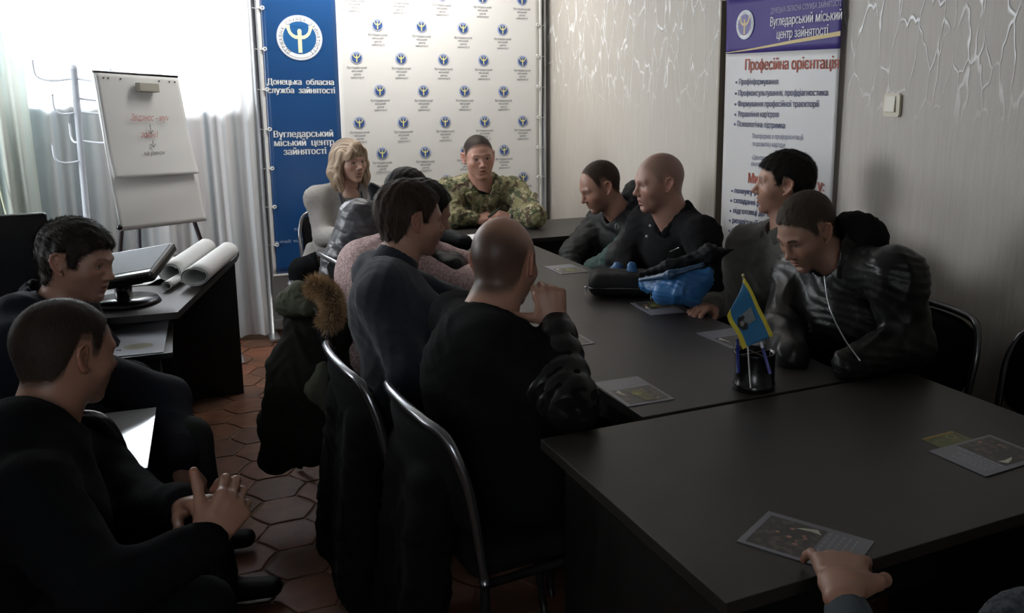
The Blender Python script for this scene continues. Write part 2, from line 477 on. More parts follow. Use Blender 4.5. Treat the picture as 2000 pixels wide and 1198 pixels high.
HL = {  # hairline height as a function of y (back ... front)
 'short': ([-.12, -.085, -.055, -.036, -.026, -.012, .012, .017, .030, .044, .060, .078, .1], [-.078, -.076, -.068, -.045, .0, .030, .030, -.004, -.006, .030, .050, .064, .071]),
 'low': ([-.12, -.085, -.055, -.036, -.026, -.012, .014, .022, .036, .045, .060, .078, .1], [-.092, -.09, -.08, -.055, .0, .030, .030, -.016, -.018, .020, .034, .048, .053]),
 'receding': ([-.12, -.085, -.055, -.036, -.026, -.012, .014, .022, .036, .044, .056, .075, .1], [-.078, -.076, -.068, -.045, .0, .030, .030, .0, .005, .055, .090, .092, .080]),
}
def paint_head(v, o):
    sk = np.array(o['skin']); c = np.tile(sk, (len(v), 1)); x, y, z = v[:, 0], v[:, 1], v[:, 2]; ax = np.abs(x)
    def lay(mask, col): 
        nonlocal c
        c = c*(1-mask[:, None])+np.array(col)*mask[:, None]
    blot = 0.5+0.5*noise3(v, 40, 3); c *= (0.93+0.14*blot)[:, None]
    lay(0.35*smooth01(1-np.hypot(ax-0.043, z+0.022)/0.03)*(y > 0.02), sk*np.array((1.12, 0.78, 0.72)))
    lay(0.35*smooth01(1-np.sqrt(x**2+(z+0.03)**2)/0.02)*(y > 0.08), sk*np.array((1.1, 0.75, 0.7)))
    lay(0.4*smooth01((ax-0.076)/0.006)*(np.abs(y) < 0.04), sk*np.array((1.1, 0.72, 0.66)))
    st = o.get('stubble', 0.25)
    lay(st*smooth01((-0.03-z)/0.02)*smooth01((y+0.0)/0.03)*smooth01((z+0.14)/0.02)*(0.8+0.2*noise3(v, 300, 1)), sk*np.array((0.45, 0.42, 0.42)))
    lay(0.6*smooth01(1-np.hypot((ax-0.031)/0.021, (z-0.006)/0.014))*(y > 0.05), sk*np.array((0.62, 0.5, 0.48)))
    mo = o.get('mouth', 0)
    lay(0.75*smooth01(1.6-1.6*np.hypot(x/0.024, (z+0.063+mo/2)/(0.0125+mo)))*(y > 0.078), o.get('lip', sk*np.array((0.95, 0.55, 0.52))))
    lay(0.85*smooth01(2-2*np.hypot(x/0.021, (z+0.0628+mo/2)/(0.0022+mo*0.5)))*(y > 0.075), o.get('mline', (0.05, 0.02, 0.017)))
    hc = np.array(o.get('brow', (0.03, 0.02, 0.014)))
    bz = 0.0225+0.004*np.sin(np.clip((ax-0.012)/0.036, 0, 1)*PI)
    lay(o.get('browd', 0.85)*smooth01(1.5-1.5*np.abs(z-bz)/0.0052)*smooth01((ax-0.010)/0.006)*smooth01((0.05-ax)/0.008)*(y > 0.045), hc)
    op = o.get('eye', 0.0052)
    ex, ez = ax-0.031, z-0.0025
    lay(smooth01(2-2*np.hypot(ex/0.0145, ez/(op+0.0022)))*(y > 0.06), (0.02, 0.013, 0.012))
    lay(smooth01(3-3*np.hypot(ex/0.0125, (ez+0.0006)/op))*(y > 0.06), (0.42, 0.38, 0.36))
    gx = o.get('gaze', 0.0)
    lay(smooth01(3-3*np.hypot((x-np.sign(x)*0.031-gx)/0.0062, (ez+0.0005)/min(op, 0.0062)))*(y > 0.06), (0.018, 0.016, 0.02))
    hr = o.get('hair')
    if hr:
        hy, hz = HL[hr.get('line', 'short')]; zl = np.interp(y, hy, hz)-hr.get('fringe', 0)*smooth01((y-0.05)/0.03)
        m = smooth01((z-zl+0.004)/0.022)*(ax < 0.079); lay(0.8*m, np.array(hr['col'])*1.1)
    sh = o.get('shave', 0)
    if sh:
        hy, hz = HL[o.get('shaveline', 'short')]
        zl = np.interp(y, hy, hz); m = smooth01((z-zl+0.005)/0.035)*(ax < 0.079)
        if o.get('baldtop'): m = m*smooth01((0.118-z-0.45*(y+0.05))/0.10)
        lay(sh*m*(0.92+0.08*noise3(v, 60, 2)), o.get('shavecol', (0.07, 0.05, 0.042)))
    return c
def hand_sdf(wr, D, N, side, curl=(0.5, 0.6, 0.7, 0.8), spread=0.12, thumb=(0.6, 0.5, 0.3), sc=1.0, k=0.006, tcurl=0.4):
    """wr wrist, D direction of the fingers, N palm normal, side: +1 thumb on D x N side, -1 other side"""
    wr = np.array(wr, float); D = nrm(D); N = np.array(N, float); N = nrm(N-D*(N@D)); T = np.cross(D, N)*side
    S = SDF()
    S.ecap(wr-D*0.03*sc, wr+D*0.01*sc, T, (0.027*sc, 0.020*sc), (0.029*sc, 0.019*sc), k=0.01)
    S.ecap(wr+D*0.012*sc, wr+D*0.078*sc, T, (0.030*sc, 0.018*sc), (0.040*sc, 0.0145*sc), k=0.014)
    S.ell(wr+D*0.035*sc+T*0.024*sc+N*0.008*sc, np.array((0.026, 0.016, 0.016))*sc, np.stack([nrm(D+T*0.5), nrm(T-D*0.5), N], 1), k=0.014)
    L = [(0.042, 0.026, 0.021), (0.047, 0.029, 0.022), (0.043, 0.027, 0.021), (0.034, 0.020, 0.018)]
    offs = (0.030, 0.0105, -0.0095, -0.0285); base = (0.086, 0.091, 0.086, 0.076); R = (0.0093, 0.0096, 0.0090, 0.0080)
    tips = []
    for i in range(4):
        c = curl[i]
        if not isinstance(c, (tuple, list)): c = (c*0.8, c*1.1, c*0.7)
        p = wr+(D*base[i]+T*offs[i])*sc; sp = spread*(1.5-i)
        d = nrm(D*math.cos(sp)+T*math.sin(sp)); a = 0
        S.cap(wr+(D*0.05+T*offs[i]*0.8)*sc-N*0.003*sc, p-N*0.003*sc, 0.009*sc, R[i]*1.08*sc, k=0.010)
        for j in range(3):
            a += c[j]; dd = d*math.cos(a)+N*math.sin(a)
            q = p+dd*L[i][j]*sc
            S.cap(p, q, R[i]*(1-0.10*j)*sc, R[i]*(0.93-0.10*j)*sc, k=k)
            p = q
        tips.append(p)
    p = wr+(D*0.022+T*0.024+N*0.006)*sc
    td = nrm(D*thumb[0]+T*thumb[1]+N*thumb[2]); q = p+td*0.042*sc
    S.cap(p, q, 0.015*sc, 0.0115*sc, k=0.012)
    for j, l in enumerate((0.034, 0.027)):
        td = nrm(td*math.cos(tcurl)+nrm(D*0.6-T*0.6+N*0.5)*math.sin(tcurl)); r = q+td*l*sc
        S.cap(q, r, (0.0108-0.001*j)*sc, (0.0098-0.001*j)*sc, k=k); q = r
    tips.append(q)
    return S, tips
def paint_hand(v, tips, sk):
    c = np.tile(np.array(sk), (len(v), 1)); c *= (0.93+0.12*noise3(v, 60, 4))[:, None]
    for t in tips:
        d = np.linalg.norm(v-t, axis=1); m = 0.45*smooth01(1-d/0.025)
        c = c*(1-m[:, None])+np.array(sk)*np.array((1.15, 0.78, 0.74))*m[:, None]
    return c
SKIN = mat('skin', rough=0.46, spec=0.4, attr='Col', bump=(220, 0.12, 0.002, 'noise'))
def fabric(name, col, rough=0.9, sc=260, st=0.35, sheen=0.0, **k): return mat(name, col, rough, spec=0.07, bump=(sc, st, 0.002, 'noise'), sheen=sheen, **k)
def human(o):
    """o: dict with label, head, face, pelvis, dir (torso facing), sh, elbows, wrists, hands, knees, ankles, top, ..."""
    hp = np.array(o['head'], float); F = frame3(o['face'], roll=o.get('roll', 0)); hs = o.get('hs', 1.0)
    pv = np.array(o['pelvis'], float); d2 = nrm((*o['dir'], 0)); rt = np.cross(d2, (0, 0, 1))
    nb = np.array(o['neck'], float) if 'neck' in o else hp-np.array((0, 0, 0.165))*hs-d2*0.03
    up = nrm(nb-pv); fw = nrm(d2-up*(d2@up)); sw = o.get('sw', 0.185)
    shR = nb+rt*sw-up*0.055+fw*o.get('shf', 0.0); shL = nb-rt*sw-up*0.055+fw*o.get('shf', 0.0)
    if 'shR' in o: shR = np.array(o['shR'], float)
    if 'shL' in o: shL = np.array(o['shL'], float)
    base = thing('person', o['label'], 'person', (float(pv[0]), float(pv[1]), 0.0), 0, o.get('group'))
    det = o.get('res', 0.010); hres = o.get('hres', 0.0026)
    t = o.get('t', 0.012); fat = o.get('fat', 1.0)
    cr = (0.165*sw/0.185, 0.112*fat); ch = nb-up*0.20+fw*0.02; ab = pv+up*0.14+fw*0.01
    def torso(S, g=0.0):
        S.ell(pv+up*0.03, (0.17*fat+g, 0.13*fat+g, 0.12+g), np.stack([rt, fw, up], 1), k=0.04)
        S.ecap(pv+up*0.05, ab, rt, (0.16*fat+g, 0.12*fat+g), (0.145*fat+g, 0.112*fat+g), k=0.05)
        S.ecap(ab, ch, rt, (0.145*fat+g, 0.112*fat+g), (cr[0]+g, cr[1]+g), k=0.06)
        S.ecap(ch, nb-up*0.09, rt, (cr[0]+g, cr[1]+g), (0.13+g, 0.085+g), k=0.06)
        bk = o.get('hump', 0.0)
        S.ell(nb-up*0.11-fw*(0.03+bk), (0.15+g, 0.07+g+bk*0.5, 0.11+g), np.stack([rt, fw, up], 1), k=0.06)
        for s in (shR, shL):
            S.cap(nb-up*0.035-fw*0.02, s, 0.05+g, 0.058+g, k=0.05)
        return S
    el, wr = o['elbows'], o['wrists']
    def arms(S, g=0.0, cut=0.0, q=None, only=(0, 1), thick=1.0):
        for i, s in enumerate((shR, shL)):
            if i not in only or el[i] is None: continue
            e, w_ = np.array(el[i], float), np.array(wr[i], float); w2 = w_-nrm(w_-e)*cut
            S.cap(s, e, (0.056+g)*thick, (0.043+g)*thick, k=0.04, q=q)
            S.cap(e, w2, (0.043+g)*thick, (0.029+g*0.8)*thick, k=0.03, q=q)
        return S
    kn, an = o['knees'], o['ankles']
    def legs(S, g=0.0, upto=1.0):
        for i, s in enumerate((1, -1)):
            h_ = pv+rt*s*0.09+d2*0.02; k_ = np.array(kn[i], float); a_ = np.array(an[i], float)
            S.cap(h_, k_, 0.082*fat+g, 0.058+g, k=0.05); S.cap(k_, k_+(a_-k_)*upto, 0.056+g, 0.040+g*1.3, k=0.03)
        return S
    # -- body: one mesh (torso and limbs, head, hands)
    V = []; Q = []; C = []; n0 = 0
    def push(v, q, c):
        nonlocal n0
        V.append(v); Q.append(q+n0); C.append(c); n0 += len(v)
    B = legs(arms(torso(SDF(), -0.012), -0.004)); v, q = B.mesh(0.016); push(relax(v, q, 1), q, np.tile(np.array(o['skin']), (len(v), 1)))
    H = head_sdf(o)
    toL = lambda P: F.T@(np.array(P)-hp)/hs
    nl = toL(nb-up*0.02)
    nr = o.get('nr', 0.056)
    H.chain([(0, -0.022, -0.045), (np.array((0, -0.02, -0.09))*0.6+nl*0.4), nl], [nr, nr, nr*1.12], k=0.03)
    v, q = H.mesh(hres/hs); v = relax(v, q, 1, 0.35); col = paint_head(v, o)
    push((v*hs)@F.T+hp, q, col)
    for h in o.get('hands', []):
        S, tips = hand_sdf(**h[0]); v, q = S.mesh(h[1]); v = relax(v, q, 1, 0.35); push(v, q, paint_hand(v, tips, o['skin']))
    Mi = np.array(PM(base).inverted())
    v = np.concatenate(V); v = v@Mi[:3, :3].T+Mi[:3, 3]
    add_obj('body', np_mesh('body', v, np.concatenate(Q), np.concatenate(C)), SKIN, base)
    # -- hair
    hr = o.get('hair')
    if hr:
        h0 = hr.get('h', 0.010); hy, hz = HL[hr.get('line', 'short')]; top = hr.get('top', 0.0); fr = hr.get('fringe', 0.0)
        S = SDF(); wd = o.get('wide', 1.0)
        S.ell((0, -0.014, 0.030), (0.0745*wd, 0.098, 0.090)); S.ell((0, 0.030, -0.005), (0.064*wd, 0.064, 0.086), k=0.03)
        S.chain([(0, -0.022, -0.045), (np.array((0, -0.02, -0.09))*0.6+nl*0.4)], [nr, nr], k=0.03)
        S = S.grown(h0+top)
        def ex(V_, X, Y, Z):
            zl = np.interp(Y, hy, hz)-fr*smooth01((Y-0.05)/0.03)+hr.get('jag', 0.003)*(np.sin(X*170+Y*90)+0.5*np.sin(X*420))
            tt = smooth01((Z-zl)/hr.get('fade', 0.022))
            h_ = (h0+top*smooth01((Z-0.03)/0.06))*tt-0.006*(1-tt)
            h_ = h_+hr.get('rough', 0.002)*tt*(np.sin(X*150+Y*40+Z*25)*np.sin(Y*95-Z*60+X*20)+0.6*np.sin(X*310+Z*90)*np.sin(Y*140+1))
            if hr.get('baldtop'): h_ = h_-0.010*smooth01((Z-0.062+0.35*Y)/0.03)
            return V_+(h0+top)-h_
        v, q = S.mesh(hres/hs, ex); v = relax(v, q, 1, 0.3)
        N_ = vnormals(v, q); zl = np.interp(v[:, 1], hy, hz)-fr*smooth01((v[:, 1]-0.05)/0.03); tt = (v[:, 2]-zl)/hr.get('fade', 0.022)
        ok = (tt > hr.get('soft', 0)*0.6+0.25) & (np.linalg.norm(v-np.array((0, -0.014, 0.03)), axis=1) > 0.06)
        if hr.get('baldtop'): ok &= (v[:, 2]-0.062+0.35*v[:, 1]) < 0.02
        L_ = hr.get('L', 0.9*(h0+top)+0.004)
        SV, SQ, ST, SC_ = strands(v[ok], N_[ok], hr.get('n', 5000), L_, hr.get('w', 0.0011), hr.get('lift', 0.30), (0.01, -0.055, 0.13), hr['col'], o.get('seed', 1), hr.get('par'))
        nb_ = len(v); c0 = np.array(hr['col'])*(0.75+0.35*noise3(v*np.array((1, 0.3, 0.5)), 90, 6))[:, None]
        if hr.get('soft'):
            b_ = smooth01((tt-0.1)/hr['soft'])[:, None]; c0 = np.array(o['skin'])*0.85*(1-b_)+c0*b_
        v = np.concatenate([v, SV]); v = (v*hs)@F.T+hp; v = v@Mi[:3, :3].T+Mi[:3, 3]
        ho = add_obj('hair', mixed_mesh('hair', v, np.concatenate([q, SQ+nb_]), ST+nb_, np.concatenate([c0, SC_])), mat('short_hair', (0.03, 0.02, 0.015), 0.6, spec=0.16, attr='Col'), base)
    # -- garments
    fld = o.get('fold', 0.007)
    T = torso(SDF(), t); arms(T, t, o.get('cuff', 0.012), o.get('q'), thick=o.get('sleeve', 1.0))
    T.cap(nb-up*0.03+fw*0.01, hp-F[:, 2]*0.02, nr+0.006, nr+0.012, k=0.012, op='-')
    T.half(pv-up*0.055, -up, 0.01)
    ms = o['topmat']
    qa = o.get('quilt')
    def F_fold(v, N):
        v2 = folds(v, N, fld, o.get('fsc', 15), o.get('seed', 0))
        if qa:
            s_ = (v-pv)@up; w_ = qa[1]*(np.abs(np.sin(PI*s_/qa[0]))**0.6-0.6)
            v2 = v2+N*w_[:, None]
        return v2
    v, q = T.mesh(det); v = relax(v, q, 2, 0.45); N = vnormals(v, q); v = F_fold(v, N)
    cols = o['topcol'](v, dict(nb=nb, pv=pv, up=up, fw=fw, rt=rt, shR=shR, shL=shL)) if 'topcol' in o else None
    v = v@Mi[:3, :3].T+Mi[:3, 3]
    add_obj(o.get('topname', 'sweater'), np_mesh('top', v, q, cols), ms, base)
    cl = o.get('collar')
    if cl:
        kind, m_ = cl[0], cl[1]; S = SDF(); ax = nrm((hp-F[:, 2]*0.06)-nb)
        if kind == 'turtle':
            c0 = nb-up*0.03; c1 = nb+ax*0.055
            S.chain([c0, nb+ax*0.01, c1], [nr+0.024, nr+0.014, nr+0.012], k=0.01); S.half(c1, ax, 0.008)
            S.chain([nb+ax*0.02, c1+ax*0.05], [nr+0.003, nr+0.003], k=0.004, op='-')
            nm = 'turtleneck_collar'
        else:
            # open ring collar standing round the neck
            a_, b_ = rt, nrm(fw-ax*(fw@ax)); a_ = nrm(np.cross(b_, ax)); n_ = 14; pts = []
            gap = cl[2] if len(cl) > 2 else 0.35; rr = nr+(cl[3] if len(cl) > 3 else 0.018); hh = cl[4] if len(cl) > 4 else 0.02
            for i in range(n_+1):
                th = PI/2+gap+(2*PI-2*gap)*i/n_
                pts.append(nb+ax*(0.012-0.035*max(0, math.sin(th)))+a_*math.cos(th)*rr+b_*math.sin(th)*(rr+0.008))
            for i in range(n_): S.ecap(pts[i]+ax*0.0, pts[i+1]+ax*0.0, ax, (hh, 0.009), (hh, 0.009), k=0.012)
            nm = 'collar'
        sdf_obj(nm, S, min(det, 0.006), m_, base, fold=(0.002, 30, 3))
    S = SDF(); S.ell(pv+up*0.0, (0.168*fat+t*0.6, 0.13*fat+t*0.6, 0.11), np.stack([rt, fw, up], 1), k=0.04); legs(S, 0.012, 0.97)
    sdf_obj('trousers', S, 0.014, o.get('trmat', TROU), base, fold=(0.006, 14, 5))
    for i in (0, 1):
        a_ = np.array(an[i], float); S = SDF(); z0 = np.array((a_[0], a_[1], 0.045))
        S.ell(z0+(0, 0, 0.02), (0.045, 0.05, 0.05)); S.ecap(z0-d2*0.03, z0+d2*0.15, rt, (0.038, 0.04), (0.042, 0.028), k=0.03); S.half((0, 0, 0.003), (0, 0, -1))
        sdf_obj('shoe', S, 0.010, SHOE, base)
    info = dict(base=base, nb=nb, pv=pv, up=up, fw=fw, rt=rt, shR=shR, shL=shL, F=F, hp=hp, hs=hs, nr=nr, toL=toL, det=det)
    return info
TROU = fabric('dark_trousers_cloth', (0.005, 0.0055, 0.0065)); SHOE = mat('black_shoe_leather', (0.004, 0.004, 0.004), 0.6, spec=0.15)
def strands(v, N, n, L, w, lift, crown, col, seed, parallel=None):
    rs = np.random.RandomState(seed); idx = rs.randint(0, len(v), n); p = v[idx]+rs.normal(size=(n, 3))*0.0008; N = N[idx]; p = p-N*0.0012
    t = (p-np.array(crown)) if parallel is None else np.tile(np.array(parallel, float), (n, 1))
    t = t-N*np.sum(t*N, 1)[:, None]; t /= np.maximum(1e-6, np.linalg.norm(t, axis=1))[:, None]
    t += rs.normal(size=(n, 3))*0.22; t = t-N*np.sum(t*N, 1)[:, None]*0.7; t /= np.linalg.norm(t, axis=1)[:, None]
    s = np.cross(t, N); s /= np.maximum(1e-6, np.linalg.norm(s, axis=1))[:, None]; s = s*w/2
    LL = (L*rs.uniform(0.6, 1.25, n))[:, None]
    a = t*(1-lift)+N*lift; b = t+N*lift*0.15
    p1 = p+a*LL*0.5; p2 = p1+b*LL*0.5
    V = np.stack([p-s, p+s, p1+s*0.9, p1-s*0.9, p2], 1).reshape(-1, 3)
    k = np.arange(n)*5; Q = np.stack([k, k+1, k+2, k+3], 1); T = np.stack([k+3, k+2, k+4, k+4], 1)
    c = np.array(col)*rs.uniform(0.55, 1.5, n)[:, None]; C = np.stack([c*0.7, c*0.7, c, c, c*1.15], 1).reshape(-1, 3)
    return V, Q, T, C
def mixed_mesh(name, v, quads, tris, cols):
    me = bpy.data.meshes.new(name); me.vertices.add(len(v)); me.vertices.foreach_set('co', np.asarray(v, np.float32).ravel())
    nq, nt = len(quads), len(tris); li = np.concatenate([quads.ravel(), tris[:, :3].ravel()]).astype(np.int32)
    me.loops.add(len(li)); me.loops.foreach_set('vertex_index', li); me.polygons.add(nq+nt)
    ls = np.concatenate([np.arange(nq)*4, nq*4+np.arange(nt)*3]).astype(np.int32); me.polygons.foreach_set('loop_start', ls)
    me.polygons.foreach_set('loop_total', np.concatenate([np.full(nq, 4), np.full(nt, 3)]).astype(np.int32)); me.polygons.foreach_set('use_smooth', np.ones(nq+nt, bool)); me.update(calc_edges=True)
    a = me.color_attributes.new('Col', 'FLOAT_COLOR', 'POINT'); c = np.ones((len(v), 4), np.float32); c[:, :3] = cols; a.data.foreach_set('color', c.ravel()); return me
def legs_for(pv, d, kd=0.42, spread=0.12, kz=0.53, ank=0.02, ar=0.10):
    pv = np.array(pv, float); d2 = nrm((*d, 0)); rt = np.cross(d2, (0, 0, 1)); kn = []; an = []
    for s in (1, -1):
        k = pv+d2*kd+rt*s*spread; k[2] = kz; kn.append(k); a = k+d2*ank; a[2] = 0.09; an.append(a)
    return kn, an
# ---------------------------------------------------------------- room
YF, XR, XL, YB, ZC = 5.88, 2.52, -2.1, -1.6, 2.75
def wall_mat(veins):
    m = bpy.data.materials.new('vinyl_wallpaper'+('_veined' if veins else '')); m.use_nodes = True; N = m.node_tree.nodes; L = m.node_tree.links
    b = N['Principled BSDF']; b.inputs['Roughness'].default_value = 0.55
    tc = N.new('ShaderNodeTexCoord'); mp = N.new('ShaderNodeMapping'); mp.inputs['Scale'].default_value = (1, 1, 0.10); L.new(tc.outputs['Object'], mp.inputs[0])
    n = N.new('ShaderNodeTexNoise'); n.inputs['Scale'].default_value = 55; n.inputs['Detail'].default_value = 4; L.new(mp.outputs[0], n.inputs['Vector'])
    n2 = N.new('ShaderNodeTexNoise'); n2.inputs['Scale'].default_value = 160; L.new(tc.outputs['Object'], n2.inputs['Vector'])
    base = mix_rgb(N, L, n.outputs['Fac'], (0.53, 0.49, 0.44), (0.43, 0.395, 0.35))
    bp = N.new('ShaderNodeBump'); bp.inputs['Strength'].default_value = 0.5; bp.inputs['Distance'].default_value = 0.004
    L.new(n.outputs['Fac'], bp.inputs['Height'])
    b2 = N.new('ShaderNodeBump'); b2.inputs['Strength'].default_value = 0.25; b2.inputs['Distance'].default_value = 0.002
    L.new(n2.outputs['Fac'], b2.inputs['Height']); L.new(bp.outputs[0], b2.inputs['Normal'])
    if veins:
        m3 = N.new('ShaderNodeMapping'); m3.inputs['Scale'].default_value = (1, 1, 0.30); L.new(tc.outputs['Object'], m3.inputs[0])
        nd = N.new('ShaderNodeTexNoise'); nd.inputs['Scale'].default_value = 7; nd.inputs['Detail'].default_value = 3; L.new(m3.outputs[0], nd.inputs['Vector'])
        mv = N.new('ShaderNodeVectorMath'); mv.operation = 'SCALE'; mv.inputs['Scale'].default_value = 0.13; L.new(nd.outputs['Color'], mv.inputs[0])
        ad = N.new('ShaderNodeVectorMath'); ad.operation = 'ADD'; L.new(m3.outputs[0], ad.inputs[0]); L.new(mv.outputs[0], ad.inputs[1])
        vo = N.new('ShaderNodeTexVoronoi'); vo.feature = 'DISTANCE_TO_EDGE'; vo.inputs['Scale'].default_value = 12; L.new(ad.outputs[0], vo.inputs['Vector'])
        mk = N.new('ShaderNodeMapRange'); mk.inputs[1].default_value = 0.012; mk.inputs[2].default_value = 0.038; mk.inputs[3].default_value = 1; mk.inputs[4].default_value = 0; L.new(vo.outputs[0], mk.inputs[0])
        n5 = N.new('ShaderNodeTexNoise'); n5.inputs['Scale'].default_value = 9; L.new(tc.outputs['Object'], n5.inputs['Vector'])
        r5 = N.new('ShaderNodeMapRange'); r5.inputs[1].default_value = 0.33; r5.inputs[2].default_value = 0.50; L.new(n5.outputs['Fac'], r5.inputs[0])
        mm = N.new('ShaderNodeMath'); mm.operation = 'MULTIPLY'; L.new(mk.outputs[0], mm.inputs[0]); L.new(r5.outputs[0], mm.inputs[1])
        # veins whiten towards the top: window sheen on them put into the colour
        sx = N.new('ShaderNodeSeparateXYZ'); L.new(tc.outputs['Object'], sx.inputs[0])
        rz = N.new('ShaderNodeMapRange'); rz.inputs[1].default_value = 1.42; rz.inputs[2].default_value = 1.80; L.new(sx.outputs[2], rz.inputs[0])
        m2 = N.new('ShaderNodeMath'); m2.operation = 'MULTIPLY'; L.new(mm.outputs[0], m2.inputs[0]); L.new(rz.outputs[0], m2.inputs[1])
        base = mix_rgb(N, L, m2.outputs[0], base, (0.93, 0.92, 0.92))
        rr = N.new('ShaderNodeMapRange'); rr.inputs[3].default_value = 0.55; rr.inputs[4].default_value = 0.2; L.new(m2.outputs[0], rr.inputs[0]); L.new(rr.outputs[0], b.inputs['Roughness'])
        b3 = N.new('ShaderNodeBump'); b3.inputs['Strength'].default_value = 0.8; b3.inputs['Distance'].default_value = 0.006
        L.new(m2.outputs[0], b3.inputs['Height']); L.new(b2.outputs[0], b3.inputs['Normal']); L.new(b3.outputs[0], b.inputs['Normal'])
    else: L.new(b2.outputs[0], b.inputs['Normal'])
    L.new(base, b.inputs['Base Color']); return m
WALLP = wall_mat(False); WALLV = wall_mat(True)
PLAST = mat('white_plaster', (0.55, 0.54, 0.52), 0.8, bump=(30, 0.2, 0.004, 'noise'))
def struct(name, bm, m, parent=None, smooth=False):
    o = obj(name, bm, m, parent, smooth); o['kind'] = 'structure'; return o
bm = bmesh.new(); box(bm, ((XL+XR)/2, (YF+YB)/2, ZC+0.05), (XR-XL+0.4, YF-YB+0.4, 0.1)); struct('ceiling', bm, mat('ceiling_paint', (0.5, 0.49, 0.47), 0.9))
# right wall with the doorway recess behind the roll banner
N0, N1, ZD = 2.87, 3.69, 1.97
bm = bmesh.new()
box(bm, (XR+0.09, (N1+YF)/2, ZC/2), (0.18, YF-N1, ZC)); box(bm, (XR+0.09, (N0+N1)/2, (ZD+ZC)/2), (0.18, N1-N0, ZC-ZD))
wr_ = struct('wall_right', bm, WALLV)
bm = bmesh.new(); box(bm, (XR+0.09, (YB+N0)/2, ZC/2), (0.18, N0-YB, ZC)); o = obj('veined_wallpaper_panel', bm, WALLV, wr_); o['label'] = 'grey wallpaper with silvery branching veins'
bm = bmesh.new(); box(bm, (XR+0.14, (N0+N1)/2, ZD/2), (0.04, N1-N0, ZD)); dr = struct('door_1', bm, mat('brown_door_panel', (0.16, 0.125, 0.09), 0.5))
bm = bmesh.new(); box(bm, (XR+0.055, N1-0.006, ZD/2), (0.125, 0.012, ZD)); box(bm, (XR+0.055, N0+0.006, ZD/2), (0.125, 0.012, ZD)); box(bm, (XR+0.055, (N0+N1)/2, ZD-0.006), (0.125, N1-N0, 0.012))
struct('trim_1', bm, mat('beige_door_reveal', (0.30, 0.255, 0.20), 0.6))
# far wall with window on its left part
WX0, WX1, WZ0, WZ1 = -1.85, 0.52, 1.42, 2.62
bm = bmesh.new()
box(bm, ((WX1+XR)/2+0.05, YF+0.09, ZC/2), (XR-WX1+0.1, 0.18, ZC)); box(bm, ((XL+WX0)/2, YF+0.09, ZC/2), (WX0-XL, 0.18, ZC))
box(bm, ((WX0+WX1)/2, YF+0.09, WZ0/2), (WX1-WX0, 0.18, WZ0)); box(bm, ((WX0+WX1)/2, YF+0.09, (WZ1+ZC)/2), (WX1-WX0, 0.18, ZC-WZ1))
struct('wall_far', bm, PLAST)
def window(name, M, w_, h_, nmull):
    WF = mat('white_window_plastic', (0.8, 0.8, 0.8), 0.35)
    t = bpy.data.objects.new(name, None); COL.objects.link(t); t['kind'] = 'structure'; t.matrix_basis = M
    bm = bmesh.new()
    for s in (-1, 1): box(bm, (0, 0, s*(h_/2-0.03)), (w_, 0.06, 0.06), bev=0.004); box(bm, (s*(w_/2-0.03), 0, 0), (0.06, 0.06, h_), bev=0.004)
    obj('window_frame', bm, WF, t)
    for k in range(1, nmull+1):
        bm = bmesh.new(); box(bm, (-w_/2+w_*k/(nmull+1), 0, 0), (0.07, 0.055, h_-0.1), bev=0.004); obj('mullion', bm, WF, t)
    G = bpy.data.materials.get('window_glass')
    if G is None:
        G = bpy.data.materials.new('window_glass'); G.use_nodes = True; N = G.node_tree.nodes; L = G.node_tree.links
        N.remove(N['Principled BSDF']); tr = N.new('ShaderNodeBsdfTransparent'); gl = N.new('ShaderNodeBsdfGlossy'); gl.inputs['Roughness'].default_value = 0.02
        fr = N.new('ShaderNodeFresnel'); fr.inputs[0].default_value = 1.5; mx = N.new('ShaderNodeMixShader'); L.new(fr.outputs[0], mx.inputs[0]); L.new(tr.outputs[0], mx.inputs[1]); L.new(gl.outputs[0], mx.inputs[2]); L.new(mx.outputs[0], N['Material Output'].inputs[0])
    for k in range(nmull+1):
        pw = w_/(nmull+1); bm = bmesh.new(); box(bm, (-w_/2+pw*(k+0.5), 0.005, 0), (pw-0.07, 0.008, h_-0.12)); obj('pane', bm, G, t)
    bm = bmesh.new(); box(bm, (0, -0.10, -h_/2-0.015), (w_+0.1, 0.2, 0.03), bev=0.008); obj('window_sill', bm, WF, t)
    return t
window('window_1', Matrix.Translation(((WX0+WX1)/2, YF+0.10, (WZ0+WZ1)/2)), WX1-WX0, WZ1-WZ0, 2)
# left wall with a window (outside the frame on the left)
LY0, LY1, LZ0, LZ1 = 3.7, 5.4, 1.0, 2.4
bm = bmesh.new(); x_ = XL-0.09
box(bm, (x_, (YB+LY0)/2, ZC/2), (0.18, LY0-YB, ZC)); box(bm, (x_, (LY1+YF)/2, ZC/2), (0.18, YF-LY1, ZC)); box(bm, (x_, (LY0+LY1)/2, LZ0/2), (0.18, LY1-LY0, LZ0)); box(bm, (x_, (LY0+LY1)/2, (LZ1+ZC)/2), (0.18, LY1-LY0, ZC-LZ1))
struct('wall_left', bm, PLAST)
window('window_2', Matrix.Translation((x_, (LY0+LY1)/2, (LZ0+LZ1)/2)) @ Matrix.Rotation(PI/2, 4, 'Z'), LY1-LY0, LZ1-LZ0, 1)
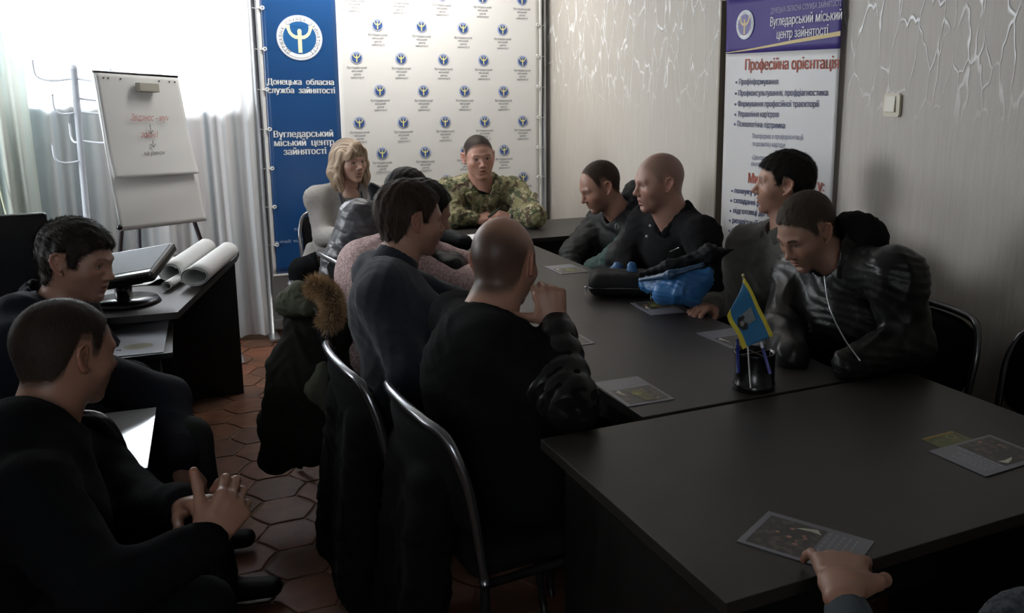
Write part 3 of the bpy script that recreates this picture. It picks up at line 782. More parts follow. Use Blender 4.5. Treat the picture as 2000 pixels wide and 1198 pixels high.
# rear wall with a window behind the camera
RX0, RX1, RZ0, RZ1 = -1.8, -0.2, 1.2, 2.5
bm = bmesh.new(); y_ = YB-0.09
box(bm, ((XL+RX0)/2, y_, ZC/2), (RX0-XL, 0.18, ZC)); box(bm, ((RX1+XR)/2, y_, ZC/2), (XR-RX1, 0.18, ZC)); box(bm, ((RX0+RX1)/2, y_, RZ0/2), (RX1-RX0, 0.18, RZ0)); box(bm, ((RX0+RX1)/2, y_, (RZ1+ZC)/2), (RX1-RX0, 0.18, ZC-RZ1))
struct('wall_rear', bm, PLAST)
window('window_3', Matrix.Translation(((RX0+RX1)/2, y_, (RZ0+RZ1)/2)) @ Matrix.Rotation(PI, 4, 'Z'), RX1-RX0, RZ1-RZ0, 1)
# skirting
SK = mat('white_skirting', (0.62, 0.6, 0.58), 0.5)
bm = bmesh.new(); box(bm, ((XL+XR)/2, YF-0.012, 0.035), (XR-XL, 0.024, 0.07), bev=0.006); struct('baseboard_far', bm, SK)
bm = bmesh.new(); box(bm, (XR-0.01, (N1+YF)/2, 0.035), (0.02, YF-N1, 0.07), bev=0.006); box(bm, (XR-0.01, (YB+N0)/2, 0.035), (0.02, N0-YB, 0.07), bev=0.006); struct('baseboard_right', bm, SK)
# floor: grout bed, then glazed tiles (large irregular hexagons) proud of it
bm = bmesh.new(); box(bm, ((XL+XR)/2, (YF+YB)/2, -0.055), (XR-XL+0.4, YF-YB+0.4, 0.1)); fl = struct('floor', bm, mat('grout', (0.12, 0.065, 0.04), 0.8))
def tile_mat(name, c1, c2):
    return mat(name, c1, 0.50, spec=0.25, bump=(25, 0.25, 0.004, 'noise'), var=(14, c2, 0.4, 0.65))
TM = [tile_mat('tile_brown', (0.150, 0.066, 0.034), (0.100, 0.042, 0.024)), tile_mat('tile_dark', (0.085, 0.042, 0.028), (0.12, 0.055, 0.03)), tile_mat('tile_red', (0.165, 0.062, 0.034), (0.12, 0.045, 0.026))]
tr_ = 0.118
def tile_bm(z=0.0):
    bm = bmesh.new(); n = 6; pts = []
    for i in range(n):
        a = PI/3*i; b = PI/3*(i+1)
        for k in range(3):
            t = k/3; x = math.cos(a)*(1-t)+math.cos(b)*t; y = math.sin(a)*(1-t)+math.sin(b)*t
            bul = 1.0+0.05*math.sin(PI*t)*(1 if i % 2 else -1)
            pts.append(Vector((x*bul*(tr_-0.006), y*bul*(tr_-0.006), 0)))
    lo = [bm.verts.new((p.x, p.y, -0.006)) for p in pts]; mid = [bm.verts.new((p.x, p.y, -0.0015)) for p in pts]; hi = [bm.verts.new((p.x*0.96, p.y*0.96, 0.0)) for p in pts]
    m_ = len(pts)
    for i in range(m_):
        j = (i+1) % m_; bm.faces.new((lo[i], lo[j], mid[j], mid[i])); bm.faces.new((mid[i], mid[j], hi[j], hi[i]))
    bm.faces.new(hi); return bm
tms = []
for m in TM:
    me = bpy.data.meshes.new('tile'); b_ = tile_bm(); b_.to_mesh(me); b_.free(); me.materials.append(m); tms.append(me)
rest = bmesh.new(); cnt = 0
dx, dy = 1.5*tr_, math.sqrt(3)*tr_
for i in range(int((XL)/dx)-1, int(XR/dx)+2):
    for j in range(int(YB/dy)-1, int(YF/dy)+2):
        x = i*dx; y = j*dy+(dy/2 if i % 2 else 0)
        if not (XL+0.1 < x < XR-0.1 and YB+0.1 < y < YF-0.1): continue
        k = 1 if (i+2*j) % 3 == 0 else (0 if (i*7+j*3) % 5 < 3 else 2)
        if -0.25 < x < 0.85 and 1.75 < y < 5.8:
            o = add_obj('tile', tms[k], None, fl); o.location = (x, y, 0.0); o.rotation_euler = (0, 0, PI/3*((i*5+j*3) % 6)); cnt += 1
        else:
            b_ = tile_bm(); bmesh.ops.translate(b_, verts=b_.verts, vec=(x, y, 0))
            for f in b_.faces: f.material_index = k
            me = bpy.data.meshes.new('t'); b_.to_mesh(me); b_.free(); rest.from_mesh(me); bpy.data.meshes.remove(me)
o = obj('tile_field', rest, TM, fl); o['kind'] = 'stuff'
print('tiles', cnt)
# ---------------------------------------------------------------- curtain
def sheer(name, col, tp, tl=0.5):
    m = bpy.data.materials.new(name); m.use_nodes = True; N = m.node_tree.nodes; L = m.node_tree.links; N.remove(N['Principled BSDF'])
    d = N.new('ShaderNodeBsdfDiffuse'); t = N.new('ShaderNodeBsdfTranslucent'); x = N.new('ShaderNodeBsdfTransparent')
    tc = N.new('ShaderNodeTexCoord'); mp = N.new('ShaderNodeMapping'); mp.inputs['Scale'].default_value = (1, 1, 0.02); L.new(tc.outputs['Object'], mp.inputs[0])
    n = N.new('ShaderNodeTexNoise'); n.inputs['Scale'].default_value = 16; L.new(mp.outputs[0], n.inputs['Vector'])
    r = N.new('ShaderNodeValToRGB'); r.color_ramp.elements[0].position = 0.36; r.color_ramp.elements[1].position = 0.64
    r.color_ramp.elements[0].color = (col[0]*0.86, col[1]*0.92, col[2]*0.97, 1); r.color_ramp.elements[1].color = (col[0], col[1]*0.94, col[2]*0.93, 1)
    e = r.color_ramp.elements.new(0.5); e.color = (*col, 1); L.new(n.outputs['Fac'], r.inputs[0])
    L.new(r.outputs[0], d.inputs[0]); L.new(r.outputs[0], t.inputs[0])
    a = N.new('ShaderNodeMixShader'); a.inputs[0].default_value = tl; L.new(d.outputs[0], a.inputs[1]); L.new(t.outputs[0], a.inputs[2])
    b = N.new('ShaderNodeMixShader'); b.inputs[0].default_value = tp; L.new(a.outputs[0], b.inputs[1]); L.new(x.outputs[0], b.inputs[2]); L.new(b.outputs[0], N['Material Output'].inputs[0])
    return m
def curtain(name, label, x0, x1, yc, z0, z1, m, amp, per, seed, group=None):
    rnd = random.Random(seed); n = int((x1-x0)/0.007); nz = 24; v = []; q = []
    ph = [rnd.uniform(0, 6.28) for _ in range(6)]
    for i in range(n+1):
        x = x0+(x1-x0)*i/n
        for k in range(nz+1):
            z = z0+(z1-z0)*k/nz; h = (z-z0)/(z1-z0)
            a = amp*(1.15-0.35*h)
            y = a*math.sin(2*PI*x/per+ph[0]+0.9*math.sin(x*3+ph[1]))+a*0.5*math.sin(2*PI*x/per*2.3+ph[2]+0.8*h)+a*0.3*math.sin(2*PI*x/(per*0.33)+ph[3]+1.6*h)
            v.append((x+0.012*math.sin(z*2+ph[4]+x*8)*(1-h), yc+y, z))
    for i in range(n):
        for k in range(nz): a = i*(nz+1)+k; q.append((a, a+nz+1, a+nz+2, a+1))
    o = add_obj(name, np_mesh(name, np.array(v), np.array(q)), m); tag(o, label, 'curtain', group); return o
curtain('sheer_curtain', 'long white sheer curtain hanging beside the blue banner', -0.02, 0.60, 5.70, 0.03, 2.66, sheer('sheer_white', (0.86, 0.87, 0.88), 0.10), 0.020, 0.155, 3)
curtain('sheer_curtain', 'long white sheer curtain behind the flip chart and coat rack', -1.60, 0.0, 5.76, 0.03, 2.66, sheer('sheer_white_thin', (0.84, 0.87, 0.88), 0.12), 0.020, 0.19, 8)
curtain('heavy_curtain', 'greenish grey curtain edge at the far left behind the desk', -1.62, -0.52, 5.55, 0.03, 2.66, sheer('curtain_green_grey', (0.50, 0.55, 0.50), 0.02, 0.25), 0.035, 0.21, 5)
bm = bmesh.new(); tube(bm, [(-1.7, 5.66, 2.68), (0.62, 5.66, 2.68)], 0.012)
tag(obj('curtain_rod', bm, mat('rod_white', (0.7, 0.7, 0.7), 0.4)), 'white curtain rod above the window curtains', 'curtain rod')
bm = bmesh.new(); tube(bm, smooth_path([W(-6, 330, 4.6), W(0, 372, 4.6), W(12, 420, 4.58), W(26, 472, 4.55), W(30, 520, 4.5)], 6), 0.0045, 6)
tag(obj('cord', bm, mat('pale_cord', (0.6, 0.62, 0.45), 0.6)), 'thin pale cord hanging down at the left edge before the curtain', 'cord')
# ---------------------------------------------------------------- banners
BLUE = mat('banner_blue', (0.012, 0.065, 0.20), 0.30, spec=0.5, coat=0.4, coat_r=0.12)
VINYL = mat('banner_white_vinyl', (0.76, 0.745, 0.72), 0.38, spec=0.5, bump=(3, 0.25, 0.02, 'noise'))
INKW = mat('ink_white', (0.85, 0.86, 0.86), 0.5); INKY = mat('ink_yellow', (0.86, 0.78, 0.30), 0.5); INKB = mat('ink_blue', (0.045, 0.095, 0.28), 0.5)
INKK = mat('ink_dark', (0.03, 0.03, 0.05), 0.6); INKN = mat('ink_navy', (0.03, 0.045, 0.14), 0.6); INKR = mat('ink_red', (0.42, 0.07, 0.035), 0.6); INKG = mat('ink_grey', (0.10, 0.10, 0.13), 0.6); INKGR = mat('ink_green', (0.10, 0.14, 0.05), 0.6); HALO = mat('ink_halo', (0.45, 0.50, 0.66), 0.6)
STEEL = mat('brushed_aluminium', (0.55, 0.56, 0.58), 0.3, 0.9); WHITEP = mat('white_plastic', (0.72, 0.72, 0.70), 0.4)
def disc(bm, r, z, mi, n=40, cx=0, cy=0):
    f = bm.faces.new([bm.verts.new((cx+r*math.cos(2*PI*k/n), cy+r*math.sin(2*PI*k/n), z)) for k in range(n)]); f.material_index = mi
def emblem_mesh(r, ringtext=None, ring=True, halo=False):
    """round badge in the xy plane, mats: 0 white 1 blue 2 yellow 3 dark/halo"""
    bm = bmesh.new(); e = r*0.004+0.0004
    if halo: disc(bm, r*1.30, 0, 3)
    if ring:
        disc(bm, r, e, 3); disc(bm, r*0.965, 2*e, 0); disc(bm, r*0.90, 3*e, 3); disc(bm, r*0.885, 4*e, 0)
    R = r*0.72 if ring else r
    disc(bm, R, 5*e, 1)
    # figure: head, body, two raised arms sweeping up and out
    k = R/0.72
    bz = 6*e
    def poly(pts, mi=2, z=bz):
        f = bm.faces.new([bm.verts.new((x*k, y*k, z)) for x, y in pts]); f.material_index = mi
    for s in (-1, 1):
        ins = [(0.05*s, 0.10), (0.17*s, 0.10), (0.28*s, 0.16), (0.37*s, 0.27), (0.41*s, 0.42), (0.40*s, 0.55)]
        out = [(0.05*s, -0.06), (0.20*s, -0.05), (0.34*s, 0.03), (0.46*s, 0.16), (0.53*s, 0.34), (0.60*s, 0.50)]
        for i in range(len(ins)-1): poly([ins[i], out[i], out[i+1], ins[i+1]][::s])
    poly([(-0.085, 0.12), (-0.085, -0.66), (0.085, -0.66), (0.085, 0.12)])
    f = bm.faces.new([bm.verts.new((0.095*k*math.cos(a), (0.27+0.12*math.sin(a))*k, bz+e)) for a in [2*PI*i/20 for i in range(20)]]); f.material_index = 2
    poly([(-0.085, 0.0), (0.085, 0.0), (0.085, 0.27), (-0.085, 0.27)], 2, bz+e*0.5)
    # dark cap above the head
    pts = [(0.30*math.cos(a), 0.50+0.14*math.sin(a)) for a in [PI*i/10 for i in range(11)]]; pts += [(0.12, 0.47), (-0.12, 0.47)]
    poly(pts, 3 if not ring else 1, bz)
    if ringtext:
        n = len(ringtext)
        for i, ch in enumerate(ringtext):
            if ch == ' ': continue
            a = math.radians(232)-math.radians(284)*i/(n-1)
            me = text_mesh(ch, r*0.19, 'CENTER', 0.0)
            t = bmesh.new(); t.from_mesh(me); bpy.data.meshes.remove(me)
            M = Matrix.Translation((0.80*r*math.cos(a), 0.80*r*math.sin(a), 5*e)) @ Matrix.Rotation(a-PI/2, 4, 'Z') @ Matrix.Translation((0, -r*0.06, 0))
            bmesh.ops.transform(t, matrix=M, verts=t.verts)
            for f in t.faces: f.material_index = 4
            me = bpy.data.meshes.new('t'); t.to_mesh(me); t.free(); bm.from_mesh(me); bpy.data.meshes.remove(me)
    me = bpy.data.meshes.new('emblem'); bm.to_mesh(me); bm.free(); return me
YB1 = 5.70
bn = thing('press_wall_banner', 'wide blue and white vinyl banner with rows of round emblems on the far wall', 'banner', (1.55, YB1, 0))
BX0, BXM, BX1, BZ0, BZ1 = 0.665, 1.095, 2.425, 0.395, 2.60
# vinyl: two printed fields on a gently waving sheet
def sheet(name, x0, x1, z0, z1, y, m, parent, amp=0.004, label=None, th=0.0015):
    nx = max(2, int((x1-x0)/0.03)); nz = int((z1-z0)/0.05); v = []; q = []
    for i in range(nx+1):
        for k in range(nz+1):
            x = x0+(x1-x0)*i/nx; z = z0+(z1-z0)*k/nz
            v.append((x, y+amp*(math.sin(x*5+z*2.2)+0.6*math.sin(z*7-x*3)), z))
    for i in range(nx):
        for k in range(nz): a = i*(nz+1)+k; q.append((a, a+nz+1, a+nz+2, a+1))
    v = np.array(v)-np.array(PM(parent).translation)
    o = add_obj(name, np_mesh(name, v, np.array(q)), m, parent); s = o.modifiers.new('t', 'SOLIDIFY'); s.thickness = th; s.offset = -1
    if label: o['label'] = label
    return o
sheet('blue_field', BX0, BXM, BZ0, BZ1, YB1, BLUE, bn, 0.003, 'blue strip with emblem and white lettering')
sheet('white_field', BXM, BX1, BZ0, BZ1, YB1, VINYL, bn, 0.003, 'white field with repeated small emblems')
for x0, x1 in ((BX0-0.02, BX0), (BX1, BX1+0.02)):
    sheet('hem', x0, x1, BZ0, BZ1, YB1-0.002, WHITEP, bn, 0.003)
def bw(x, z): return 0.003*(math.sin(x*5+z*2.2)+0.6*math.sin(z*7-x*3))
def bl(me, name, x, z, m, label=None, off=0.007, sc=1.0):
    if off < 0.0072 or name == 'lettering':
        if me.users == 0 or name == 'lettering' or label:
            for v in me.vertices: v.co.z += 0.0010-off*0-(bw(x+v.co.x, z+v.co.y))
            M = basis((x, YB1-0.0010, z), (1, 0, 0), (0, 0, 1), (0, -1, 0)); return place(name, me, M, m, bn, label)
    off = 0.0022-bw(x, z)-(0.0004 if name == 'caption' else 0)
    M = basis((x, YB1-off, z), (sc, 0, 0), (0, 0, sc), (0, -sc, 0)); return place(name, me, M, m, bn, label)
# pole frame
for px in (0.625, 2.475):
    bm = bmesh.new(); tube(bm, [(px-1.55, 0.035, 0.0), (px-1.55, 0.035, 2.66)], 0.016, 12); obj('frame_pole', bm, STEEL, bn)
    bm = bmesh.new(); box(bm, (px-1.55, 0.02, 0.012), (0.06, 0.28, 0.02), bev=0.005); obj('foot', bm, STEEL, bn)
for z in (2.66, 0.045):
    bm = bmesh.new(); tube(bm, [(0.625-1.55, 0.035, z), (2.475-1.55, 0.035, z)], 0.012, 10); obj('frame_bar', bm, STEEL, bn)
bm = bmesh.new(); tube(bm, [(BX0-0.02-1.55, 0.0, BZ0-0.004), (BX1+0.02-1.55, 0.0, BZ0-0.004)], 0.010, 10); obj('bottom_rod', bm, WHITEP, bn)
gm = None
for side, x, pole, sp, z0 in (('l', BX0+0.012, 0.625, 0.2335, 1.985), ('r', BX1-0.012, 2.475, 0.204, 1.955)):
    for k in range(-2, 8):
        z = z0-k*sp
        if z < BZ0 or z > BZ1: continue
        if gm is None:
            bm = bmesh.new(); tube(bm, [(0.009*math.cos(2*PI*i/14), 0, 0.009*math.sin(2*PI*i/14)) for i in range(14)], 0.0042, 6, True); gm = bpy.data.meshes.new('grommet'); bm.to_mesh(gm); bm.free(); gm.materials.append(WHITEP)
        o = add_obj('grommet', gm, None, bn); o.location = (x-1.55, -0.010, z)
        bm = bmesh.new(); tube(bm, [(x-1.55, -0.012, z), ((x+pole)/2-1.55, 0.0, z-0.004), (pole-1.55, 0.018, z)], 0.0022, 5); obj('tie_cord', bm, WHITEP, o.parent)
RT = 'ДЕРЖАВНА СЛУЖБА ЗАЙНЯТОСТІ'
EM = [INKW, INKB, INKY, INKK, INKG]
EMB = [INKW, mat('banner_blue_disc', (0.02, 0.11, 0.30), 0.3), mat('ink_pale_yellow', (0.90, 0.84, 0.50), 0.5), HALO, INKG]
bl(emblem_mesh(0.132, RT), 'emblem', 0.878, 1.822, EMB, 'large round emblem with a pale yellow figure')
def tfit(s, width, size, align='LEFT', bold=0.0, spacing=1.0, shear=0):
    me = text_mesh(s, size, align, bold, spacing)
    xs = [v.co.x for v in me.vertices]; w0 = max(xs)-min(xs); k = width/w0; m0 = min(xs) if align == 'LEFT' else 0
    for v in me.vertices: v.co.x = (v.co.x-m0)*k+shear*v.co.y
    return me
for s, x0, x1, z, sz in (('Донецька  обласна', 0.678, 1.066, 1.547, 0.05), ('служба  зайнятості', 0.678, 1.070, 1.497, 0.05), ('Вугледарський', 0.697, 1.046, 1.235, 0.056), ('міський  центр', 0.697, 1.050, 1.183, 0.056), ('зайнятості', 0.748, 1.000, 1.130, 0.056), ('тел. (06273) 6-12-32', 0.782, 1.06, 0.662, 0.032), ('e-mail: vugledarcz@ukr.net', 0.668, 1.075, 0.592, 0.030)):
    bl(tfit(s, x1-x0, sz, bold=0.0022 if sz > 0.04 else 0.0), 'lettering', x0, z, INKW if sz > 0.04 else HALO, None, 0.0075)
e0 = emblem_mesh(0.029, None, False, True)
EMS = [INKW, INKB, INKY, INKK]
for m in (INKW, INKB, INKY, HALO): e0.materials.append(m)
def caption():
    bm = bmesh.new()
    for s, w_, z in (('Вугледарський', 0.118, 0), ('міський', 0.066, -0.020), ('центр', 0.045, -0.040), ('зайнятості', 0.082, -0.060)):
        me = text_mesh(s, 0.019, 'CENTER'); xs = [v.co.x for v in me.vertices]; k = w_/(max(xs)-min(xs))
        for v in me.vertices: v.co.x *= k; v.co.y += z
        bm.from_mesh(me); bpy.data.meshes.remove(me)
    me = bpy.data.meshes.new('caption'); bm.to_mesh(me); bm.free(); me.materials.append(INKG); return me
c0 = caption(); cols = (1.208, 1.3425, 1.483, 1.620, 1.758, 1.895, 2.030, 2.166, 2.303)
for r_, z in enumerate((2.505, 2.31, 2.112, 1.915, 1.714, 1.515, 1.318, 1.125, 0.936, 0.745, 0.555)):
    for ci in range(0 if r_ % 2 == 0 else 1, 9, 2):
        o = bl(e0, 'emblem', cols[ci], z, None, None, 0.0076); bl(c0, 'caption', cols[ci], z-0.066, None, None, 0.0072)
# ---- roll banner in front of the door recess on the right wall
b2 = thing('hanging_info_banner', 'tall white information banner with purple heading on the right wall', 'banner', (2.497, 3.21, 0))
def rp(px, py):
    r = RW@np.array([px-PPX, -(py-PPY), -FPX]); P = CAM+r*((2.497-CAM[0])/r[0]); return P[1], P[2]
PURP = mat('banner_purple', (0.060, 0.042, 0.20), 0.5, spec=0.2); BW2 = mat('banner_pale_vinyl', (0.60, 0.585, 0.585), 0.4, bump=(2.5, 0.3, 0.02, 'noise'))
Y0, Y1, Z0, Z1, ZP = 3.605, 2.815, 0.30, 1.955, 1.708
def wave(y, z): return 0.006*math.sin((y-2.8)*8+z*1.5)+0.004*math.exp(-((z-1.96)/0.1)**2)*math.sin((y-2.8)*14)
def sheet2(name, za, zb, m):
    nx, nz = 30, int((zb-za)/0.03)+1; v = []; q = []
    for i in range(nx+1):
        for k in range(nz+1):
            y = Y0+(Y1-Y0)*i/nx; z = za+(zb-za)*k/nz; v.append((wave(y, z)-0.004, y-3.21, z))
    for i in range(nx):
        for k in range(nz): a = i*(nz+1)+k; q.append((a, a+nz+1, a+nz+2, a+1))
    o = add_obj(name, np_mesh(name, np.array(v), np.array(q)), m, b2); s = o.modifiers.new('t', 'SOLIDIFY'); s.thickness = 0.001; s.offset = -1
sheet2('purple_heading', ZP, Z1, PURP); sheet2('white_field', Z0, ZP, BW2)
def b2place(me, name, y, z, m, label=None, off=0.003, sh=0.0):
    # drape flat print over the waving sheet
    for v in me.vertices:
        yy = y-v.co.x; zz = z+v.co.y+sh*v.co.x; v.co = Vector((wave(yy, zz)-0.004-off-v.co.z, yy-3.21, zz))
    o = add_obj(name, me, m, b2)
    if label: o['label'] = label
bm = bmesh.new()
for i in range(20):
    y = Y0+(Y1-Y0)*i/20; y2 = Y0+(Y1-Y0)*(i+1)/20
    za, zb = 1.712+0.045*(i/20)**1.2, 1.712+0.045*((i+1)/20)**1.2; ta, tb = 0.003+0.016*i/20, 0.003+0.016*(i+1)/20
    vs = [bm.verts.new((Y0-y, za-1.7, 0)), bm.verts.new((Y0-y2, zb-1.7, 0)), bm.verts.new((Y0-y2, zb+tb-1.7, 0)), bm.verts.new((Y0-y, za+ta-1.7, 0))]; bm.faces.new(vs)
me = bpy.data.meshes.new('stripe'); bm.to_mesh(me); bm.free(); b2place(me, 'gold_stripe', Y0, 1.7, mat('ink_gold', (0.55, 0.42, 0.18), 0.5))
def bmesh_sub(me):
    b = bmesh.new(); b.from_mesh(me); bmesh.ops.triangulate(b, faces=[f for f in b.faces if len(f.verts) > 4]); bmesh.ops.subdivide_edges(b, edges=[e for e in b.edges if e.calc_length() > 0.02], cuts=3, use_grid_fill=True); bmesh.ops.triangulate(b, faces=b.faces); b.to_mesh(me); b.free()
me = emblem_mesh(0.066, RT)
bmesh_sub(me)
b2place(me, 'emblem', 3.46, 1.835, [INKW, mat('purple_disc', (0.09, 0.07, 0.25), 0.4), mat('ink_ochre', (0.62, 0.48, 0.24), 0.5), HALO, INKG], 'round emblem on the purple heading')
IW2 = mat('ink_pale_grey', (0.74, 0.74, 0.78), 0.5)
def b2t(s, x0, y0, x1, y1, size, m, bold=0.0):
    a = rp(x0, y0); b = rp(x1, y1); w_ = a[0]-b[0]; b2place(tfit(s, w_, size, bold=bold), 'lettering', a[0], a[1], m, sh=(b[1]-a[1])/w_)
b2t('ДОНЕЦЬКА ОБЛАСНА СЛУЖБА ЗАЙНЯТОСТІ', 1507, 27, 1645, 11, 0.032, mat('ink_lilac', (0.33, 0.31, 0.45), 0.5))
b2t('Вугледарський міський', 1506, 52, 1646, 38, 0.055, IW2, 0.0012)
b2t('центр зайнятості', 1520, 76, 1620, 68, 0.055, IW2, 0.0012)
b2t('Професійна орієнтація', 1455, 137, 1639, 134, 0.068, INKR, 0.0012)
for s, x0, y0, x1, y1 in (('Профінформування', 1443, 165, 1523, 165), ('Профконсультування, профдіагностика', 1442, 187, 1618, 187), ('Формування професійної траєкторії', 1441, 208, 1602, 209), ('Управління кар\'єрою', 1441, 228, 1525, 229), ('Психологічна підтримка', 1440, 247, 1537, 251), ('пошуку роботи', 1435, 377, 1513, 384), ('складанні резюме', 1433, 396, 1520, 406), ('підготовці до співбесіди', 1432, 416, 1560, 428), ('реалізації бізнес-ідеї', 1431, 435, 1550, 450), ('отриманні послуг', 1430, 455, 1530, 468)):
    b2t(s, x0, y0, x1, y1, 0.036, INKN, 0.0007)
    a = rp(x0-5, y0-4); bm = bmesh.new(); disc(bm, 0.006, 0, 0, 10); me = bpy.data.meshes.new('bullet'); bm.to_mesh(me); bm.free(); b2place(me, 'bullet', a[0], a[1], INKN)
b2t('Платформа з профорієнтації', 1471, 270, 1572, 273, 0.030, INKN); b2t('та розвитку кар\'єри', 1471, 285, 1537, 288, 0.030, INKN)
b2t('-Центр профорієнтації', 1470, 311, 1560, 318, 0.030, INKN); b2t('онлайн, додаток для Android', 1469, 324, 1597, 336, 0.030, INKN)
b2t('Ми допоможемо у:', 1463, 357, 1610, 374, 0.066, INKR, 0.0012)
bm = bmesh.new(); tube(bm, [(0.006, Y0-3.21+0.01, Z1+0.004), (0.006, Y1-3.21-0.01, Z1+0.004)], 0.009, 8); obj('hanging_rod', bm, STEEL, b2)
# ---- light switch
sw = thing('light_switch', 'cream rocker light switch on the grey wall beside the information banner', 'light switch', (XR, 2.532, 1.492))
bm = bmesh.new(); prism(bm, rrect(0.082, 0.086, 0.012), 0, 0.012, basis((0, 0, 0), (0, -1, 0), (0, 0, 1), (-1, 0, 0)))
obj('switch_plate', bm, mat('cream_plastic', (0.62, 0.57, 0.45), 0.4), sw)
bm = bmesh.new(); box(bm, (-0.0145, 0.004, 0.004), (0.006, 0.052, 0.060), Matrix.Rotation(0.07, 3, 'Y'), 0.002); obj('rocker', bm, mat('cream_plastic_light', (0.72, 0.68, 0.58), 0.35), sw)
# ---------------------------------------------------------------- tables, desk, chairs
BLK = mat('black_brown_laminate', (0.021, 0.018, 0.0165), 0.42, spec=0.45, bump=(400, 0.08, 0.001, 'noise'), var=(9, (0.028, 0.024, 0.021), 0.35, 0.7))
BLKP = mat('black_panel', (0.010, 0.009, 0.0085), 0.5, spec=0.4); EDGE = mat('dark_edge_banding', (0.035, 0.032, 0.03), 0.35)
def table(label, x0, x1, y0, y1, h=0.75, over=0.05, legs='x'):
    t = thing('meeting_table', label, 'table', ((x0+x1)/2, (y0+y1)/2, 0)); w_, d_ = x1-x0, y1-y0
    bm = bmesh.new(); box(bm, (0, 0, h-0.0125), (w_, d_, 0.025), bev=0.0016); obj('tabletop', bm, BLK, t)
    if legs == 'x':
        for s in (-1, 1): bm = bmesh.new(); box(bm, (s*(w_/2-over), 0, (h-0.025)/2), (0.022, d_-0.10, h-0.025), bev=0.0015); obj('side_panel', bm, BLKP, t)
        bm = bmesh.new(); box(bm, (0, 0, h-0.025-0.18), (w_-2*over-0.022, 0.018, 0.36), bev=0.001); obj('modesty_panel', bm, BLKP, t)
    else:
        for s in (-1, 1): bm = bmesh.new(); box(bm, (0, s*(d_/2-over), (h-0.025)/2), (w_-0.10, 0.022, h-0.025), bev=0.0015); obj('side_panel', bm, BLKP, t)
        bm = bmesh.new(); box(bm, (0, 0, h-0.025-0.18), (0.018, d_-2*over-0.022, 0.36), bev=0.001); obj('modesty_panel', bm, BLKP, t)
    return t
table('nearest black-brown table, where the bottom hand rests on a leaflet', 0.762, 1.912, 1.048, 1.795)
table('long middle black-brown table between the two rows of men', 1.043, 1.742, 1.812, 4.352, legs='y')
table('black-brown head table where the man in camouflage sits', 1.08, 2.42, 4.365, 4.965)
# desk on the left
dk = thing('office_desk', 'black desk with paper rolls at the left in front of the flip chart', 'desk', (-0.4, 4.1, 0))
def dl(p): return (p[0]+0.4, p[1]-4.1)
bm = bmesh.new(); prism(bm, [dl(p) for p in ((0.06, 3.43), (0.349, 4.48), (0.372, 4.62), (-1.25, 4.72), (-1.25, 3.50))], 0.725, 0.75); obj('desktop', bm, BLK, dk)
bm = bmesh.new(); box(bm, (-0.045, 0.60, 0.3625), (1.60, 0.022, 0.725), bev=0.001); obj('back_panel', bm, BLKP, dk)
bm = bmesh.new(); box(bm, (0.205, 0.20, 0.3625), (0.50, 0.78, 0.72), bev=0.002); obj('drawer_cabinet', bm, BLKP, dk)
for k in range(3):
    bm = bmesh.new(); box(bm, (0.205, -0.20, 0.13+0.23*k), (0.48, 0.018, 0.215), bev=0.002); d_ = obj('drawer', bm, BLKP, dk)
    bm = bmesh.new(); tube(bm, [(0.13, -0.21, 0.13+0.23*k), (0.13, -0.228, 0.13+0.23*k), (0.28, -0.228, 0.13+0.23*k), (0.28, -0.21, 0.13+0.23*k)], 0.005, 6); obj('handle', bm, STEEL, d_)
bm = bmesh.new(); prism(bm, [dl(p) for p in ((0.030, 3.155), (0.045, 3.62), (-0.62, 3.66), (-0.62, 3.16))], 0.662, 0.680); obj('pull_out_shelf', bm, BLK, dk)
bm = bmesh.new(); box(bm, (-0.80, 0.0, 0.3625), (0.022, 1.1, 0.725), bev=0.001); obj('side_panel', bm, BLKP, dk)
bm = bmesh.new(); box(bm, (0.39, -0.16, 0.405), (0.006, 0.006, 0.006)); 
ct = thing('computer_tower', 'black computer case with a red light under the desk shelf', 'computer', (-0.10, 3.66, 0))
bm2 = bmesh.new(); box(bm2, (0, 0, 0.235), (0.19, 0.44, 0.45), bev=0.006); obj('case', bm2, BLKP, ct)
led = mat('red_led', (0.5, 0.02, 0.02), 0.3); led.node_tree.nodes['Principled BSDF'].inputs['Emission Color'].default_value = (1, 0.03, 0.03, 1); led.node_tree.nodes['Principled BSDF'].inputs['Emission Strength'].default_value = 2.0
r_ = RW@np.array([250-PPX, -(741-PPY), -FPX]); P_ = CAM+r_*((3.436-CAM[1])/r_[1]); bm.free(); bm = bmesh.new(); bmesh.ops.create_uvsphere(bm, u_segments=8, v_segments=6, radius=0.0035, matrix=Matrix.Translation((P_[0]+0.10, -0.222, P_[2]))); obj('power_light', bm, led, ct); print('led', P_)
